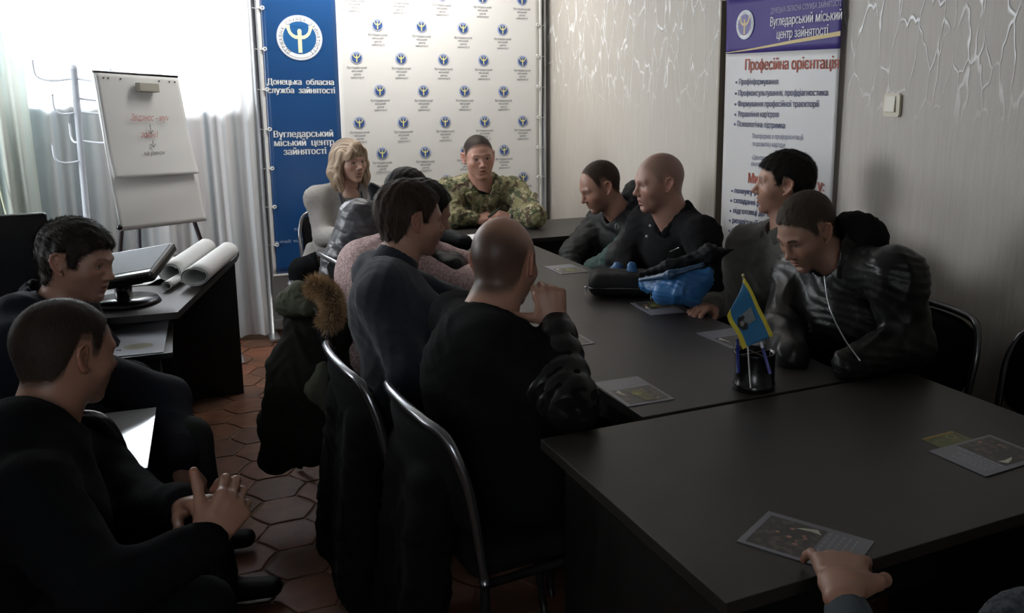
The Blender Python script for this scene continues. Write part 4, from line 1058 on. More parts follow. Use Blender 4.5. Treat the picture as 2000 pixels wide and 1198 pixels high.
# chairs
FAB = mat('chair_black_fabric', (0.006, 0.006, 0.0065), 0.9, spec=0.1, bump=(300, 0.4, 0.002, 'noise')); TUBE = mat('chair_tube_metal', (0.20, 0.20, 0.215), 0.2, 0.9); TUBE_SHADED = mat('chair_leg_shaded', (0.012, 0.012, 0.012), 0.4, spec=0.3)  # legs and rails: darker tube copy, the shade low down put into its colour
def make_chair():
    t = thing('visitor_chair', 'x', 'chair')
    S = SDF(); S.box((0, 0.0, 0.455), (0.225, 0.215, 0.032), rnd=0.03); v, q = S.mesh(0.012)
    add_obj('seat', np_mesh('seat', v, q), FAB, t)
    nx, nz = 20, 14; v = []; q = []
    def bk(u, w, off):
        x = u*0.228; z = 0.53+0.26*w
        if w > 0: pass
        cr = 0.07
        lim = 0.228-(cr-math.sqrt(max(0, cr*cr-max(0, z-(0.79-cr))**2)) if z > 0.79-cr else 0)-(cr-math.sqrt(max(0, cr*cr-max(0, (0.53+cr)-z)**2)) if z < 0.53+cr else 0)
        x = u*lim
        return (x, -0.235-0.05*w+0.035*(u*u)+off*(1-abs(u)**6)*(1-abs(2*w-1)**6)+off*0.1, z)
    for off in (0.022, -0.016):
        for i in range(nx+1):
            for k in range(nz+1): v.append(bk(-1+2*i/nx, k/nz, off))
    n1 = (nx+1)*(nz+1)
    for i in range(nx):
        for k in range(nz):
            a = i*(nz+1)+k; q.append((a, a+1, a+nz+2, a+nz+1)); q.append((n1+a, n1+a+nz+1, n1+a+nz+2, n1+a+1))
    for i in range(nx):
        for k in (0, nz): a = i*(nz+1)+k; b = a+nz+1; q.append((a, b, n1+b, n1+a))
    for k in range(nz):
        for i in (0, nx): a = i*(nz+1)+k; b = a+1; q.append((a, b, n1+b, n1+a))
    add_obj('backrest', np_mesh('backrest', np.array(v), np.array(q)), FAB, t)
    bm = bmesh.new()
    P = smooth_path([(-0.235, -0.19, 0.43), (-0.242, -0.215, 0.60), (-0.240, -0.235, 0.70), (-0.205, -0.262, 0.785), (-0.12, -0.283, 0.803), (0, -0.29, 0.806), (0.12, -0.283, 0.803), (0.205, -0.262, 0.785), (0.240, -0.235, 0.70), (0.242, -0.215, 0.60), (0.235, -0.19, 0.43)], 5)
    tube(bm, P, 0.0125, 10); obj('back_frame', bm, TUBE, t)
    for s in (-1, 1):
        bm = bmesh.new(); tube(bm, smooth_path([(s*0.235, 0.17, 0.43), (s*0.24, 0.20, 0.30), (s*0.245, 0.235, 0.012)], 4), 0.012, 8); obj('leg', bm, TUBE_SHADED, t)
        bm = bmesh.new(); tube(bm, smooth_path([(s*0.235, -0.19, 0.43), (s*0.24, -0.20, 0.28), (s*0.245, -0.27, 0.012)], 4), 0.012, 8); obj('leg', bm, TUBE_SHADED, t)
        bm = bmesh.new(); tube(bm, [(s*0.235, -0.19, 0.425), (s*0.235, 0.17, 0.425)], 0.011, 8); obj('side_rail', bm, TUBE_SHADED, t)
    bm = bmesh.new(); tube(bm, [(-0.235, 0.14, 0.415), (0.235, 0.14, 0.415)], 0.010, 8); obj('stretcher', bm, TUBE_SHADED, t)
    return t
_ch = [None]
def chair(x, y, ang, label, group='black padded visitor chairs around the tables'):
    if _ch[0] is None: _ch[0] = make_chair(); o = _ch[0]
    else: o = copy_tree(_ch[0])
    o.location = (x, y, 0); o.rotation_euler = (0, 0, math.radians(ang)); o['label'] = label; o['group'] = group; return o
chair(0.79, 2.03, -86, 'black padded chair under the balding man in the black sweater')
chair(0.71, 2.46, -88, 'black padded chair with chrome frame under the man in the dark turtleneck')
chair(0.74, 3.36, -88, 'black padded chair under the man in the pink sweater, green coat on its back')
chair(0.96, 4.00, -84, 'black chair with the grey hooded jacket over its back')
chair(1.04, 5.25, 184, 'black chair the blonde woman sits on')
chair(1.66, 5.30, 176, 'black chair the man in camouflage sits on')
chair(2.16, 2.20, 88, 'black chair under the young man in the leather jacket')
chair(2.22, 2.76, 90, 'black chair under the man in the grey fleece jacket')
chair(2.20, 3.28, 90, 'black chair under the shaven-headed man')
chair(2.20, 3.92, 90, 'black chair under the man in the green trimmed puffer jacket')
chair(2.24, 1.63, 94, 'empty black chair with thin bright frame at the right wall')
chair(-0.50, 3.05, -76, 'black chair under the dark-haired man at the desk')
chair(-0.42, 2.02, -55, 'black chair under the cropped-haired man with clasped hands')
chair(1.42, 0.06, 4, 'black chair at the near table under the person whose hand shows below')
chair(-0.33, 2.56, -4, 'empty black chair with a shiny rounded top between the two left men')
# ---------------------------------------------------------------- things on the tables and the desk
PAPER = mat('white_paper', (0.70, 0.70, 0.69), 0.6); 
def quadpoly(pts, z): return [Vector((p[0], p[1], z)) for p in pts]
# leaflets: photo card in a plastic sleeve
LF = mat('leaflet_lilac_paper', (0.17, 0.17, 0.20), 0.35, spec=0.6); LP = mat('leaflet_photo_dark', (0.028, 0.027, 0.022), 0.35, bump=(80, 0.1, 0.001, 'noise'), var=(55, (0.10, 0.075, 0.055), 0.5, 0.62))
LT = mat('leaflet_heading_grey', (0.30, 0.30, 0.34), 0.4); LW = mat('leaflet_white_patch', (0.62, 0.60, 0.50), 0.5); LG = mat('leaflet_green', (0.075, 0.09, 0.025), 0.4, var=(60, (0.13, 0.12, 0.03), 0.45, 0.6)); LPK = mat('leaflet_pink', (0.42, 0.20, 0.15), 0.5); LY = mat('leaflet_yellow', (0.32, 0.32, 0.09), 0.5)
def leaflet(x, y, ang, label, w_=0.145, h_=0.208, flip=False, green=True, z=0.75):
    t = thing('leaflet', label, 'leaflet', (x, y, z), math.radians(ang), 'printed leaflets laid out on the tables')
    bm = bmesh.new(); box(bm, (0, 0, 0.0011), (w_, h_, 0.002)); obj('sheet', bm, LF, t)
    s = -1 if flip else 1
    def fl(name, pts, m, zz):
        bm = bmesh.new(); a = [bm.verts.new((p[0]*w_, p[1]*h_*s, zz)) for p in pts]; b = [bm.verts.new((p[0]*w_, p[1]*h_*s, zz+0.0003)) for p in pts]
        n = len(pts); bm.faces.new(b if s > 0 else b[::-1])
        for i in range(n): bm.faces.new((a[i], a[(i+1) % n], b[(i+1) % n], b[i]))
        return obj(name, bm, m, t)
    fl('photo', [(-0.40, -0.44), (0.44, -0.44), (0.44, 0.10), (-0.40, 0.10)], LP, 0.0022)
    fl('white_patch', [(-0.36, 0.02), (-0.30, -0.10), (-0.24, -0.16), (-0.27, -0.02), (-0.25, 0.08)], LW, 0.0026)
    rnd = random.Random(int(x*100+y*1000))
    bm = bmesh.new()
    for k in range(7):
        cx, cy, rr = rnd.uniform(-0.32, 0.38)*w_, rnd.uniform(-0.40, 0.02)*h_*s, rnd.uniform(0.002, 0.0055); disc(bm, rr, 0.0027, 0, 8, cx, cy)
    obj('pink_spots', bm, LPK, t)
    if green:
        fl('green_field', [(-0.05, -0.42), (0.20, -0.42), (0.16, -0.02), (-0.14, 0.0)], LG, 0.0028)
        bm = bmesh.new(); n = 20
        for rr, r2 in ((0.014, 0.0115), (0.008, 0.0)):
            for k in range(n):
                a, b = 2*PI*k/n, 2*PI*(k+1)/n; c0 = (-0.02*w_, -0.14*h_*s)
                P = [(c0[0]+q*math.cos(p), c0[1]+q*math.sin(p)) for q, p in ((r2, a), (rr, a), (rr, b), (r2, b))]
                if r2 == 0: P = P[1:]+[]; P = [c0]+P[:2] if False else [c0, P[0], P[1]]
                bm.faces.new([bm.verts.new((p[0], p[1], 0.0033)) for p in P])
        obj('round_seal', bm, LY, t)
    bm = bmesh.new()
    for k, (wd, yy) in enumerate(((0.62, 0.38), (0.52, 0.32), (0.66, 0.26), (0.44, 0.20), (0.80, 0.14))):
        n = 7; x0 = -0.38*w_
        for j in range(n):
            a = x0+wd*w_*j/n; b = x0+wd*w_*(j+0.72)/n; y0 = yy*h_*s-0.0022; y1 = yy*h_*s+0.0022
            bm.faces.new([bm.verts.new(p) for p in ((a, y0, 0.0023), (b, y0, 0.0023), (b, y1, 0.0023), (a, y1, 0.0023))])
    obj('printed_lines', bm, LT, t)
    return t
leaflet(1.114, 1.990, -1, 'leaflet with green seal at the left edge of the middle table', 0.138, 0.205)
leaflet(1.152, 2.54, 0, 'leaflet half hidden behind the raised forearm of the balding man')
leaflet(1.632, 3.542, 0, 'farthest leaflet, on the table before the man in the puffer jacket', 0.135, 0.19, flip=False)
leaflet(1.642, 2.757, -6, 'leaflet beside the black pouch on the table', 0.135, 0.195, flip=True)
leaflet(1.655, 2.30, 0, 'leaflet behind the blue and yellow flag', 0.145, 0.20, green=False)
leaflet(1.622, 1.272, 92, 'leaflet overlapping a green card at the right of the nearest table', 0.150, 0.205, flip=False, green=False, z=0.7508)
leaflet(1.002, 1.146, -151, 'nearest leaflet, held under the hand at the bottom edge', 0.140, 0.205, flip=False, green=False)
t = thing('green_card', 'small green and yellow card under the leaflet on the nearest table', 'card', (1.612, 1.372, 0.75), math.radians(2))
bm = bmesh.new(); box(bm, (0, 0, 0.0004), (0.108, 0.075, 0.0008)); obj('sheet', bm, LG, t)
bm = bmesh.new(); box(bm, (0, 0.031, 0.0010), (0.10, 0.008, 0.0004)); obj('orange_strip', bm, mat('leaflet_orange', (0.30, 0.19, 0.05), 0.5), t)
bm = bmesh.new()
for k in range(20):
    a, b = 2*PI*k/20, 2*PI*(k+1)/20
    bm.faces.new([bm.verts.new((0.02+q*math.cos(p), 0.012+q*math.sin(p), 0.0012)) for q, p in ((0.010, a), (0.0125, a), (0.0125, b), (0.010, b))])
obj('round_seal', bm, LY, t)
# pen holder with flag
ph = thing('desk_organizer', 'round black pen holder standing on the seam between two tables', 'pen holder', (1.425, 1.875, 0.75))
BP = mat('black_gloss_plastic', (0.006, 0.006, 0.007), 0.22, spec=0.5)
bm = bmesh.new(); n = 40
prof = [(0.0, 0.0), (0.056, 0.0), (0.058, 0.004), (0.058, 0.018), (0.0555, 0.020), (0.0555, 0.098), (0.0575, 0.102), (0.0555, 0.104), (0.051, 0.102), (0.050, 0.012), (0.0, 0.012)]
rings = [[bm.verts.new((r*math.cos(2*PI*k/n), r*math.sin(2*PI*k/n), z)) for k in range(n)] if r > 0 else [bm.verts.new((0, 0, z))] for r, z in prof]
for a, b in zip(rings, rings[1:]):
    for k in range(n):
        A = [a[k % len(a)], a[(k+1) % len(a)], b[(k+1) % len(b)], b[k % len(b)]]; A = list(dict.fromkeys(A))
        if len(A) > 2: f = bm.faces.new(A); f.smooth = True
obj('cup', bm, BP, ph)
bm = bmesh.new(); box(bm, (0.0, 0.0, 0.055), (0.098, 0.003, 0.088)); box(bm, (0, 0, 0.055), (0.003, 0.098, 0.088)); obj('divider', bm, BP, ph)
# flag
fg = thing('table_flag', 'small blue table flag with yellow borders leaning in the black pen holder', 'flag', (1.425, 1.875, 0.75))
fp0 = PZ(1452, 690, 0.76); 
def fw_(px, py, D): return W(px, py, D)-np.array((1.425, 1.875, 0.75))
Dp = 2.36
top = fw_(1451, 538, Dp-0.01); bot = fw_(1462, 700, Dp)
bm = bmesh.new(); tube(bm, [top.tolist(), ((top+bot)/2).tolist(), (bot+(bot-top)*0.36).tolist()], 0.0022, 6); obj('pole', bm, mat('white_flag_stick', (0.6, 0.6, 0.55), 0.4), fg)
bm = bmesh.new(); bmesh.ops.create_uvsphere(bm, u_segments=10, v_segments=8, radius=0.0042); bmesh.ops.translate(bm, verts=bm.verts, vec=top.tolist()); obj('finial', bm, mat('pale_gold', (0.6, 0.5, 0.25), 0.35), fg)
A = fw_(1453, 541, Dp-0.012); Bq = fw_(1510, 656, Dp-0.05); Cq = fw_(1452, 683, Dp-0.03); Dq = fw_(1422, 616, Dp+0.02)
nu, nv = 24, 24; v = []; q = []; mi = []
for i in range(nu+1):
    for k in range(nv+1):
        a, b = i/nu, k/nv      # a along the long yellow edge, b across the cloth
        P = (A*(1-a)+Bq*a)*(1-b)+((A*0.92+Dq*0.08)*(1-a)*0+(Dq*(1-a)+Cq*a))*b
        P = P+np.array((0.25, -0.95, 0.1))*(0.007*math.sin(5*b+2*a)*math.sin(PI*min(1, a+0.15)))+np.array((0, -0.004*math.sin(9*a+3*b), 0)); v.append(P)
for i in range(nu):
    for k in range(nv):
        a = i*(nv+1)+k; q.append((a, a+nv+1, a+nv+2, a+1)); mi.append(1 if k < 3 or k >= nv-4 else 0)
FB = mat('flag_blue', (0.010, 0.13, 0.28), 0.6, sheen=0.2); FY = mat('flag_yellow', (0.55, 0.46, 0.03), 0.6)
me = np_mesh('cloth', np.array(v), np.array(q), mi=mi); o = add_obj('cloth', me, [FB, FY], fg); s = o.modifiers.new('t', 'SOLIDIFY'); s.thickness = 0.0006
def onflag(a, b, off=0.0015):
    P = (A*(1-a)+Bq*a)*(1-b)+(Dq*(1-a)+Cq*a)*b
    P = P+np.array((0.25, -0.95, 0.1))*(0.007*math.sin(5*b+2*a)*math.sin(PI*min(1, a+0.15)))+np.array((0, -0.004*math.sin(9*a+3*b), 0))
    n_ = nrm(np.cross(Bq-A, Dq-A)); n_ = n_ if n_@(CAM-P-np.array((1.425, 1.875, 0.75))) > 0 else -n_
    return P+n_*off
def patch(name, pts, m, off):
    bm = bmesh.new(); f = bm.faces.new([bm.verts.new(onflag(a, b, off).tolist()) for a, b in pts]); o = obj(name, bm, m, fg); s = o.modifiers.new('t', 'SOLIDIFY'); s.thickness = 0.0005; return o
patch('emblem_back', [(0.40, 0.24), (0.62, 0.27), (0.60, 0.62), (0.38, 0.60)], mat('emblem_grey', (0.16, 0.18, 0.18), 0.5), 0.0026)
patch('emblem', [(0.42, 0.50), (0.56, 0.48), (0.66, 0.58), (0.62, 0.74), (0.48, 0.80), (0.38, 0.68)], mat('emblem_black', (0.012, 0.012, 0.014), 0.5), 0.0034)
patch('emblem_mark', [(0.48, 0.58), (0.55, 0.57), (0.57, 0.66), (0.53, 0.71), (0.47, 0.68)], mat('emblem_mark', (0.20, 0.20, 0.18), 0.5), 0.0040)
def pen(px, py, px2, py2, D, col, capc, label, L=0.135):
    a = W(px, py, D); b = W(px2, py2, D+0.005); d = nrm(b-a); t = thing('ballpoint_pen', label, 'pen', tuple(b.tolist()))
    loc = lambda P: (P-b).tolist(); r = 0.0042
    bm = bmesh.new(); tube(bm, [loc(a+d*0.012), loc(a+d*L)], r, 10); obj('barrel', bm, mat('pen_'+col[0], col[1], 0.3), t)
    bm = bmesh.new(); tube(bm, [loc(a), loc(a+d*0.004), loc(a+d*0.016)], [r*0.6, r*0.95, r*1.05], 10); obj('cap', bm, mat('pen_'+capc[0], capc[1], 0.3), t)
pen(1486, 668, 1493, 692, 2.335, ('clear_blue', (0.12, 0.13, 0.42)), ('white', (0.7, 0.7, 0.72)), 'ballpoint pen with white end standing in the pen holder', 0.09)
pen(1440, 662, 1441, 696, 2.315, ('blue', (0.015, 0.03, 0.22)), ('dark_blue', (0.01, 0.02, 0.14)), 'dark blue pen at the left rim of the pen holder', 0.09)
# black pouch
pc = thing('black_pouch', 'black zipped pouch lying on the table before the shaven-headed man', 'bag', (1.62, 3.00, 0.75))
R_ = np.array(Matrix.Rotation(math.radians(-28), 3, 'Z')); cB = np.array((1.62, 3.005, 0.795)); S = SDF()
S.box(cB, (0.125, 0.085, 0.036), R_, rnd=0.032); S.box(cB+R_@np.array((0.0, 0.015, 0.016)), (0.118, 0.078, 0.030), R_, rnd=0.026, k=0.02)
S.half((0, 0, 0.752), (0, 0, -1))
PCH = fabric('pouch_nylon', (0.018, 0.018, 0.019), 0.55); sdf_obj('pouch_body', S, 0.005, PCH, pc, fold=(0.004, 22, 9))
bm = bmesh.new(); pts = [R_@np.array(p)+cB-np.array((1.62, 3.0, 0.75)) for p in ((-0.128, -0.05, -0.005), (-0.10, -0.088, -0.003), (0, -0.092, 0), (0.10, -0.088, -0.003), (0.128, -0.05, -0.005), (0.130, 0.05, -0.01))]
tube(bm, smooth_path(pts, 5), 0.0032, 6); obj('zip', bm, BP, pc)
for p in ((-0.135, -0.055, -0.005), (0.115, -0.095, -0.012)):
    P = R_@np.array(p)+cB-np.array((1.62, 3.0, 0.75)); bm = bmesh.new(); bmesh.ops.create_uvsphere(bm, u_segments=10, v_segments=8, radius=0.005); bmesh.ops.translate(bm, verts=bm.verts, vec=P.tolist()); tube(bm, [P.tolist(), (P+np.array((-0.002, -0.006, -0.028))).tolist()], 0.002, 6); obj('zip_pull', bm, STEEL, pc)
# paper at the head table
bm = bmesh.new(); box(bm, (0, 0, 0.0006), (0.20, 0.14, 0.001)); o = obj('paper_sheet', bm, PAPER); o.location = (1.56, 4.55, 0.75); o.rotation_euler = (0, 0, 0.3); tag(o, 'white sheet of paper on the head table under the speaker\'s hands', 'paper')
# desk things
def slab(name, pts, z0, z1, m, label, cat):
    bm = bmesh.new(); prism(bm, pts, z0, z1); return tag(obj(name, bm, m), label, cat)
GP = mat('glossy_white_paper', (0.62, 0.66, 0.74), 0.22, spec=0.8)
p_ = thing('laminated_poster', 'pale glossy sheet on the pull-out shelf beneath the desk edge', 'paper', (-0.1, 3.4, 0.68))
bm = bmesh.new(); prism(bm, [(p[0]+0.1, p[1]-3.4) for p in ((-0.26, 3.18), (0.004, 3.165), (0.032, 3.60), (-0.24, 3.62))], 0.0005, 0.003); obj('sheet', bm, GP, p_)
bm = bmesh.new(); bmesh.ops.create_circle(bm, cap_ends=True, segments=16, radius=0.05); bmesh.ops.scale(bm, verts=bm.verts, vec=(0.9, 0.7, 1)); bmesh.ops.translate(bm, verts=bm.verts, vec=(0.03, -0.13, 0.0034)); obj('printed_picture', bm, mat('poster_khaki', (0.30, 0.29, 0.22), 0.4), p_)
LS = mat('bright_laminated_sheet', (0.92, 0.94, 0.97), 0.12, 0.6, spec=1.0); bm = bmesh.new()
q_ = [(-0.028, 2.745, 0.634), (-0.205, 2.755, 0.634), (-0.225, 2.37, 0.602), (-0.056, 2.378, 0.602)]
a_ = [bm.verts.new(p) for p in q_]; b_ = [bm.verts.new((p[0], p[1], p[2]+0.003)) for p in q_]; bm.faces.new(a_); bm.faces.new(b_[::-1])
for i in range(4): bm.faces.new((a_[i], b_[i], b_[(i+1) % 4], a_[(i+1) % 4]))
bmesh.ops.recalc_face_normals(bm, faces=bm.faces); tag(obj('white_sheet', bm, LS), 'bright white glossy sheet on the lap of the dark-haired man at the desk', 'paper')
# monitor lying back on its disc foot
mo = thing('computer_monitor', 'black monitor tilted back on the desk beside the paper rolls', 'monitor', (-0.11, 3.66, 0.75))
bm = bmesh.new(); bmesh.ops.create_cone(bm, cap_ends=True, segments=36, radius1=0.125, radius2=0.115, depth=0.016); bmesh.ops.translate(bm, verts=bm.verts, vec=(0, 0, 0.009)); obj('foot', bm, BP, mo, True)
bm = bmesh.new(); tube(bm, [(0, 0.02, 0.01), (0, 0.03, 0.085)], 0.03, 14); obj('neck', bm, BP, mo)
Rm = Matrix.Rotation(math.radians(-22), 3, 'Z') @ Matrix.Rotation(math.radians(-72), 3, 'X')
Rm = Matrix.Rotation(math.radians(-20), 3, 'Z') @ Matrix.Rotation(math.radians(14), 3, 'X') @ Matrix.Rotation(math.radians(-10), 3, 'Y')
bm = bmesh.new(); box(bm, Rm @ Vector((0.0, 0.02, 0.06))+Vector((0, 0, 0.065)), (0.34, 0.27, 0.040), Rm, 0.012); box(bm, Rm @ Vector((0, 0.02, 0.035))+Vector((0, 0, 0.062)), (0.22, 0.17, 0.03), Rm, 0.014); obj('housing', bm, BP, mo)
bm = bmesh.new(); box(bm, Rm @ Vector((0.0, 0.028, 0.0805))+Vector((0, 0, 0.065)), (0.315, 0.215, 0.002), Rm); obj('screen', bm, mat('dark_glass_screen', (0.13, 0.14, 0.16), 0.5, spec=0.12), mo)
m2 = thing('computer_monitor', 'black monitor seen from behind at the far left edge', 'monitor', (-0.56, 3.72, 0.75))
bm = bmesh.new(); box(bm, (0, 0, 0.19), (0.46, 0.035, 0.30), Matrix.Rotation(0.12, 3, 'Z'), 0.01); obj('housing', bm, BP, m2)
bm = bmesh.new(); tube(bm, [(0, 0.02, 0.0), (0, 0.02, 0.1)], 0.025, 12); obj('neck', bm, BP, m2)
bm = bmesh.new(); box(bm, (0, 0.0, 0.008), (0.24, 0.18, 0.014), bev=0.005); obj('foot', bm, BP, m2)
# rolls of paper
def spiral_roll(name, a, b, r, label, turns=2.2, seed=0, flare=1.0, gap=0.006):
    a = np.array(a, float); b = np.array(b, float); ax = nrm(b-a); u = nrm(np.cross(ax, (0, 0, 1))); w_ = np.cross(u, ax)
    L_ = np.linalg.norm(b-a); n = 70; m = 6; v = []; q = []
    for i in range(n+1):
        th = turns*2*PI*i/n+0.6; rr = r-gap*(turns*(1-i/n))
        for k in range(m+1):
            s = k/m; f = 1+(flare-1)*(1-s)
            v.append(a+ax*L_*s+u*rr*math.cos(th)*f+w_*rr*math.sin(th)*(0.86 if flare > 1 else 1))
    for i in range(n):
        for k in range(m): c = i*(m+1)+k; q.append((c, c+1, c+m+2, c+m+1))
    o = add_obj(name, np_mesh(name, np.array(v), np.array(q)), PAPER); s = o.modifiers.new('t', 'SOLIDIFY'); s.thickness = 0.0009
    return tag(o, label, 'paper roll', 'big white paper rolls on the desk')
spiral_roll('paper_roll', (0.05, 3.93, 0.80), (0.22, 4.50, 0.80), 0.045, 'left of the two big white paper rolls on the desk', flare=1.05)
spiral_roll('paper_roll', (0.135, 3.80, 0.80), (0.305, 4.38, 0.795), 0.047, 'right of the two big white paper rolls, at the desk corner', flare=1.2, seed=2)
spiral_roll('paper_roll', (0.035, 3.80, 0.772), (0.09, 3.95, 0.772), 0.020, 'small curled paper end in front of the big rolls', turns=1.6)
v = []; q = []; nx, ny = 20, 16
for i in range(nx+1):
    for k in range(ny+1):
        x = -0.22+0.34*i/nx; y = 3.95+0.50*k/ny; v.append((x+0.10*(k/ny), y, 0.7525+0.028*max(0, math.sin(i*0.55+k*0.12))*(0.3+0.7*i/nx)+0.004*math.sin(k*0.9)**2))
for i in range(nx):
    for k in range(ny): c = i*(ny+1)+k; q.append((c, c+ny+1, c+ny+2, c+1))
o = add_obj('paper_sheet', np_mesh('paper_sheet', np.array(v), np.array(q)), PAPER); s = o.modifiers.new('t', 'SOLIDIFY'); s.thickness = 0.0008; tag(o, 'large loose white sheet lying on the desk left of the paper rolls', 'paper')
slab('paper_stack', [(-0.58, 4.22), (-0.36, 4.25), (-0.35, 4.50), (-0.58, 4.48)], 0.7505, 0.79, PAPER, 'stack of white paper on the desk behind the far left monitor', 'paper')
# memo holder
P = PZ(205, 500, 0.75); mh = thing('memo_box', 'pink and orange memo box standing on the desk behind the dark-haired man', 'memo box', (-0.27, 4.35, 0.75))
bm = bmesh.new(); box(bm, (0, 0, 0.05), (0.085, 0.05, 0.10), Matrix.Rotation(0.3, 3, 'Z'), 0.003); obj('orange_box', bm, mat('memo_orange', (0.35, 0.09, 0.04), 0.5), mh)
bm = bmesh.new(); box(bm, (0.0, 0.01, 0.13), (0.075, 0.03, 0.075), Matrix.Rotation(0.3, 3, 'Z') @ Matrix.Rotation(0.15, 3, 'Y'), 0.002); obj('note_pad', bm, mat('memo_pink', (0.60, 0.50, 0.47), 0.6), mh)
bm = bmesh.new(); box(bm, (0.055, -0.02, 0.03), (0.04, 0.03, 0.06), None, 0.002); obj('cream_block', bm, mat('memo_cream', (0.6, 0.56, 0.45), 0.6), mh)
# ---------------------------------------------------------------- flip chart
fc = thing('flip_chart', 'white flip chart with handwriting standing in front of the window curtains', 'flip chart', (0.05, 5.2, 0))
O = np.array((0.05, 5.2, 0.0)); TL, TR, BL_, BR = [np.array(p) for p in ((-0.186, 5.0, 1.600), (0.187, 5.3, 1.580), (-0.144, 4.95, 0.831), (0.267, 5.25, 0.818))]
ux = nrm(TR-TL); nn = nrm(np.cross(ux, TL-BL_)); nn = nn if nn@(CAM-TL) > 0 else -nn
def fpt(a, b, off=0.0): return (TL*(1-a)+TR*a)*(1-b)+(BL_*(1-a)+BR*a)*b+nn*off-O
def fsheet(name, a0, a1, b0, b1, off, m, curl=0, amp=0.003, dz=0):
    nx, nz = 24, 30; v = []; q = []
    for i in range(nx+1):
        for k in range(nz+1):
            a, b = a0+(a1-a0)*i/nx, b0+(b1-b0)*k/nz; c = k/nz
            v.append(fpt(a, b, off+amp*(math.sin(9*b+2*a)+0.5*math.sin(23*b+4*a))*c+curl*c**3+0.012*c*math.sin(PI*a)))
    for i in range(nx):
        for k in range(nz): c = i*(nz+1)+k; q.append((c, c+1, c+nz+2, c+nz+1))
    o = add_obj(name, np_mesh(name, np.array(v), np.array(q)), m, fc); s = o.modifiers.new('t', 'SOLIDIFY'); s.thickness = 0.0008; return o
bm = bmesh.new(); c_ = [fpt(a, b, -0.018) for a, b in ((0.02, 0.0), (0.98, 0.0), (0.94, 0.93), (0.06, 0.93))]; d_ = [p-nn*0.014 for p in c_]
A_ = [bm.verts.new(p.tolist()) for p in c_]; B_ = [bm.verts.new(p.tolist()) for p in d_]; bm.faces.new(A_); bm.faces.new(B_[::-1])
for i in range(4): bm.faces.new((A_[i], B_[i], B_[(i+1) % 4], A_[(i+1) % 4]))
bmesh.ops.recalc_face_normals(bm, faces=bm.faces); obj('board', bm, mat('board_white', (0.6, 0.6, 0.6), 0.4), fc)
fsheet('paper_pad', 0.0, 1.0, 0.0, 1.0, 0.0, PAPER, 0.01, 0.003)
fsheet('front_sheet', 0.005, 0.985, 0.005, 0.665, 0.010, PAPER, 0.016, 0.0025)
bm = bmesh.new(); tube(bm, [fpt(-0.01, -0.004, 0.0).tolist(), fpt(1.0, -0.004, 0.0).tolist()], 0.006, 8); obj('clamp_bar', bm, BP, fc)
bm = bmesh.new(); mc = fpt(0.53, 0.085, 0.036); Rf = Matrix(np.stack([ux, nn, np.cross(ux, nn)], 1).tolist()); box(bm, mc.tolist(), (0.115, 0.034, 0.046), Rf, 0.004); obj('board_eraser', bm, mat('eraser_grey_beige', (0.40, 0.38, 0.32), 0.7), fc)
for a in (0.08, 0.13, 0.27, 0.73, 0.86, 0.93):
    bm = bmesh.new(); bmesh.ops.create_uvsphere(bm, u_segments=8, v_segments=6, radius=0.004); bmesh.ops.translate(bm, verts=bm.verts, vec=fpt(a, 0.035, 0.012).tolist()); obj('pad_hole', bm, mat('dark_hole', (0.05, 0.05, 0.05), 0.6), fc)
def ftext(s, a, b, width, size, m):
    me = tfit(s, width, size, bold=-0.0006 if size < 0.03 else 0, shear=0.25)
    Mx = basis(fpt(a, b, 0.030), ux, np.cross(nn, ux), nn)
    for v in me.vertices: v.co = Mx @ v.co
    add_obj('handwriting', me, m, fc)
RP = mat('red_pen_ink', (0.50, 0.16, 0.15), 0.6); GP2 = mat('grey_pen_ink', (0.18, 0.17, 0.17), 0.6)
ftext('Звiдзнюс – муч', 0.28, 0.30, 0.215, 0.046, RP); ftext('зовнi1', 0.36, 0.41, 0.095, 0.046, RP); ftext('на ринок', 0.36, 0.525, 0.125, 0.032, GP2)
for b0, b1 in ((0.325, 0.385), (0.43, 0.475)):
    bm = bmesh.new(); tube(bm, [fpt(0.49, b0, 0.030).tolist(), fpt(0.49, b1, 0.030).tolist()], 0.0016, 5); tube(bm, [fpt(0.462, b1-0.022, 0.030).tolist(), fpt(0.49, b1, 0.030).tolist(), fpt(0.518, b1-0.022, 0.030).tolist()], 0.0016, 5); obj('drawn_arrow', bm, GP2, fc)
for (a, b), (x, y) in (((0.10, 0.95), (-0.26, 4.86)), ((0.90, 0.95), (0.40, 5.22)), ((0.5, 0.05), (-0.10, 5.55))):
    bm = bmesh.new(); tube(bm, [fpt(a, b, -0.034).tolist(), (x-0.05, y-5.2, 0.01)], 0.011, 8); obj('leg', bm, mat('easel_grey_metal', (0.18, 0.18, 0.20), 0.35, 0.6), fc)
bm = bmesh.new(); p = fpt(-0.0, 0.975, 0.01); bmesh.ops.create_uvsphere(bm, u_segments=12, v_segments=8, radius=0.014); bmesh.ops.translate(bm, verts=bm.verts, vec=p.tolist()); obj('leg_knob', bm, BP, fc)
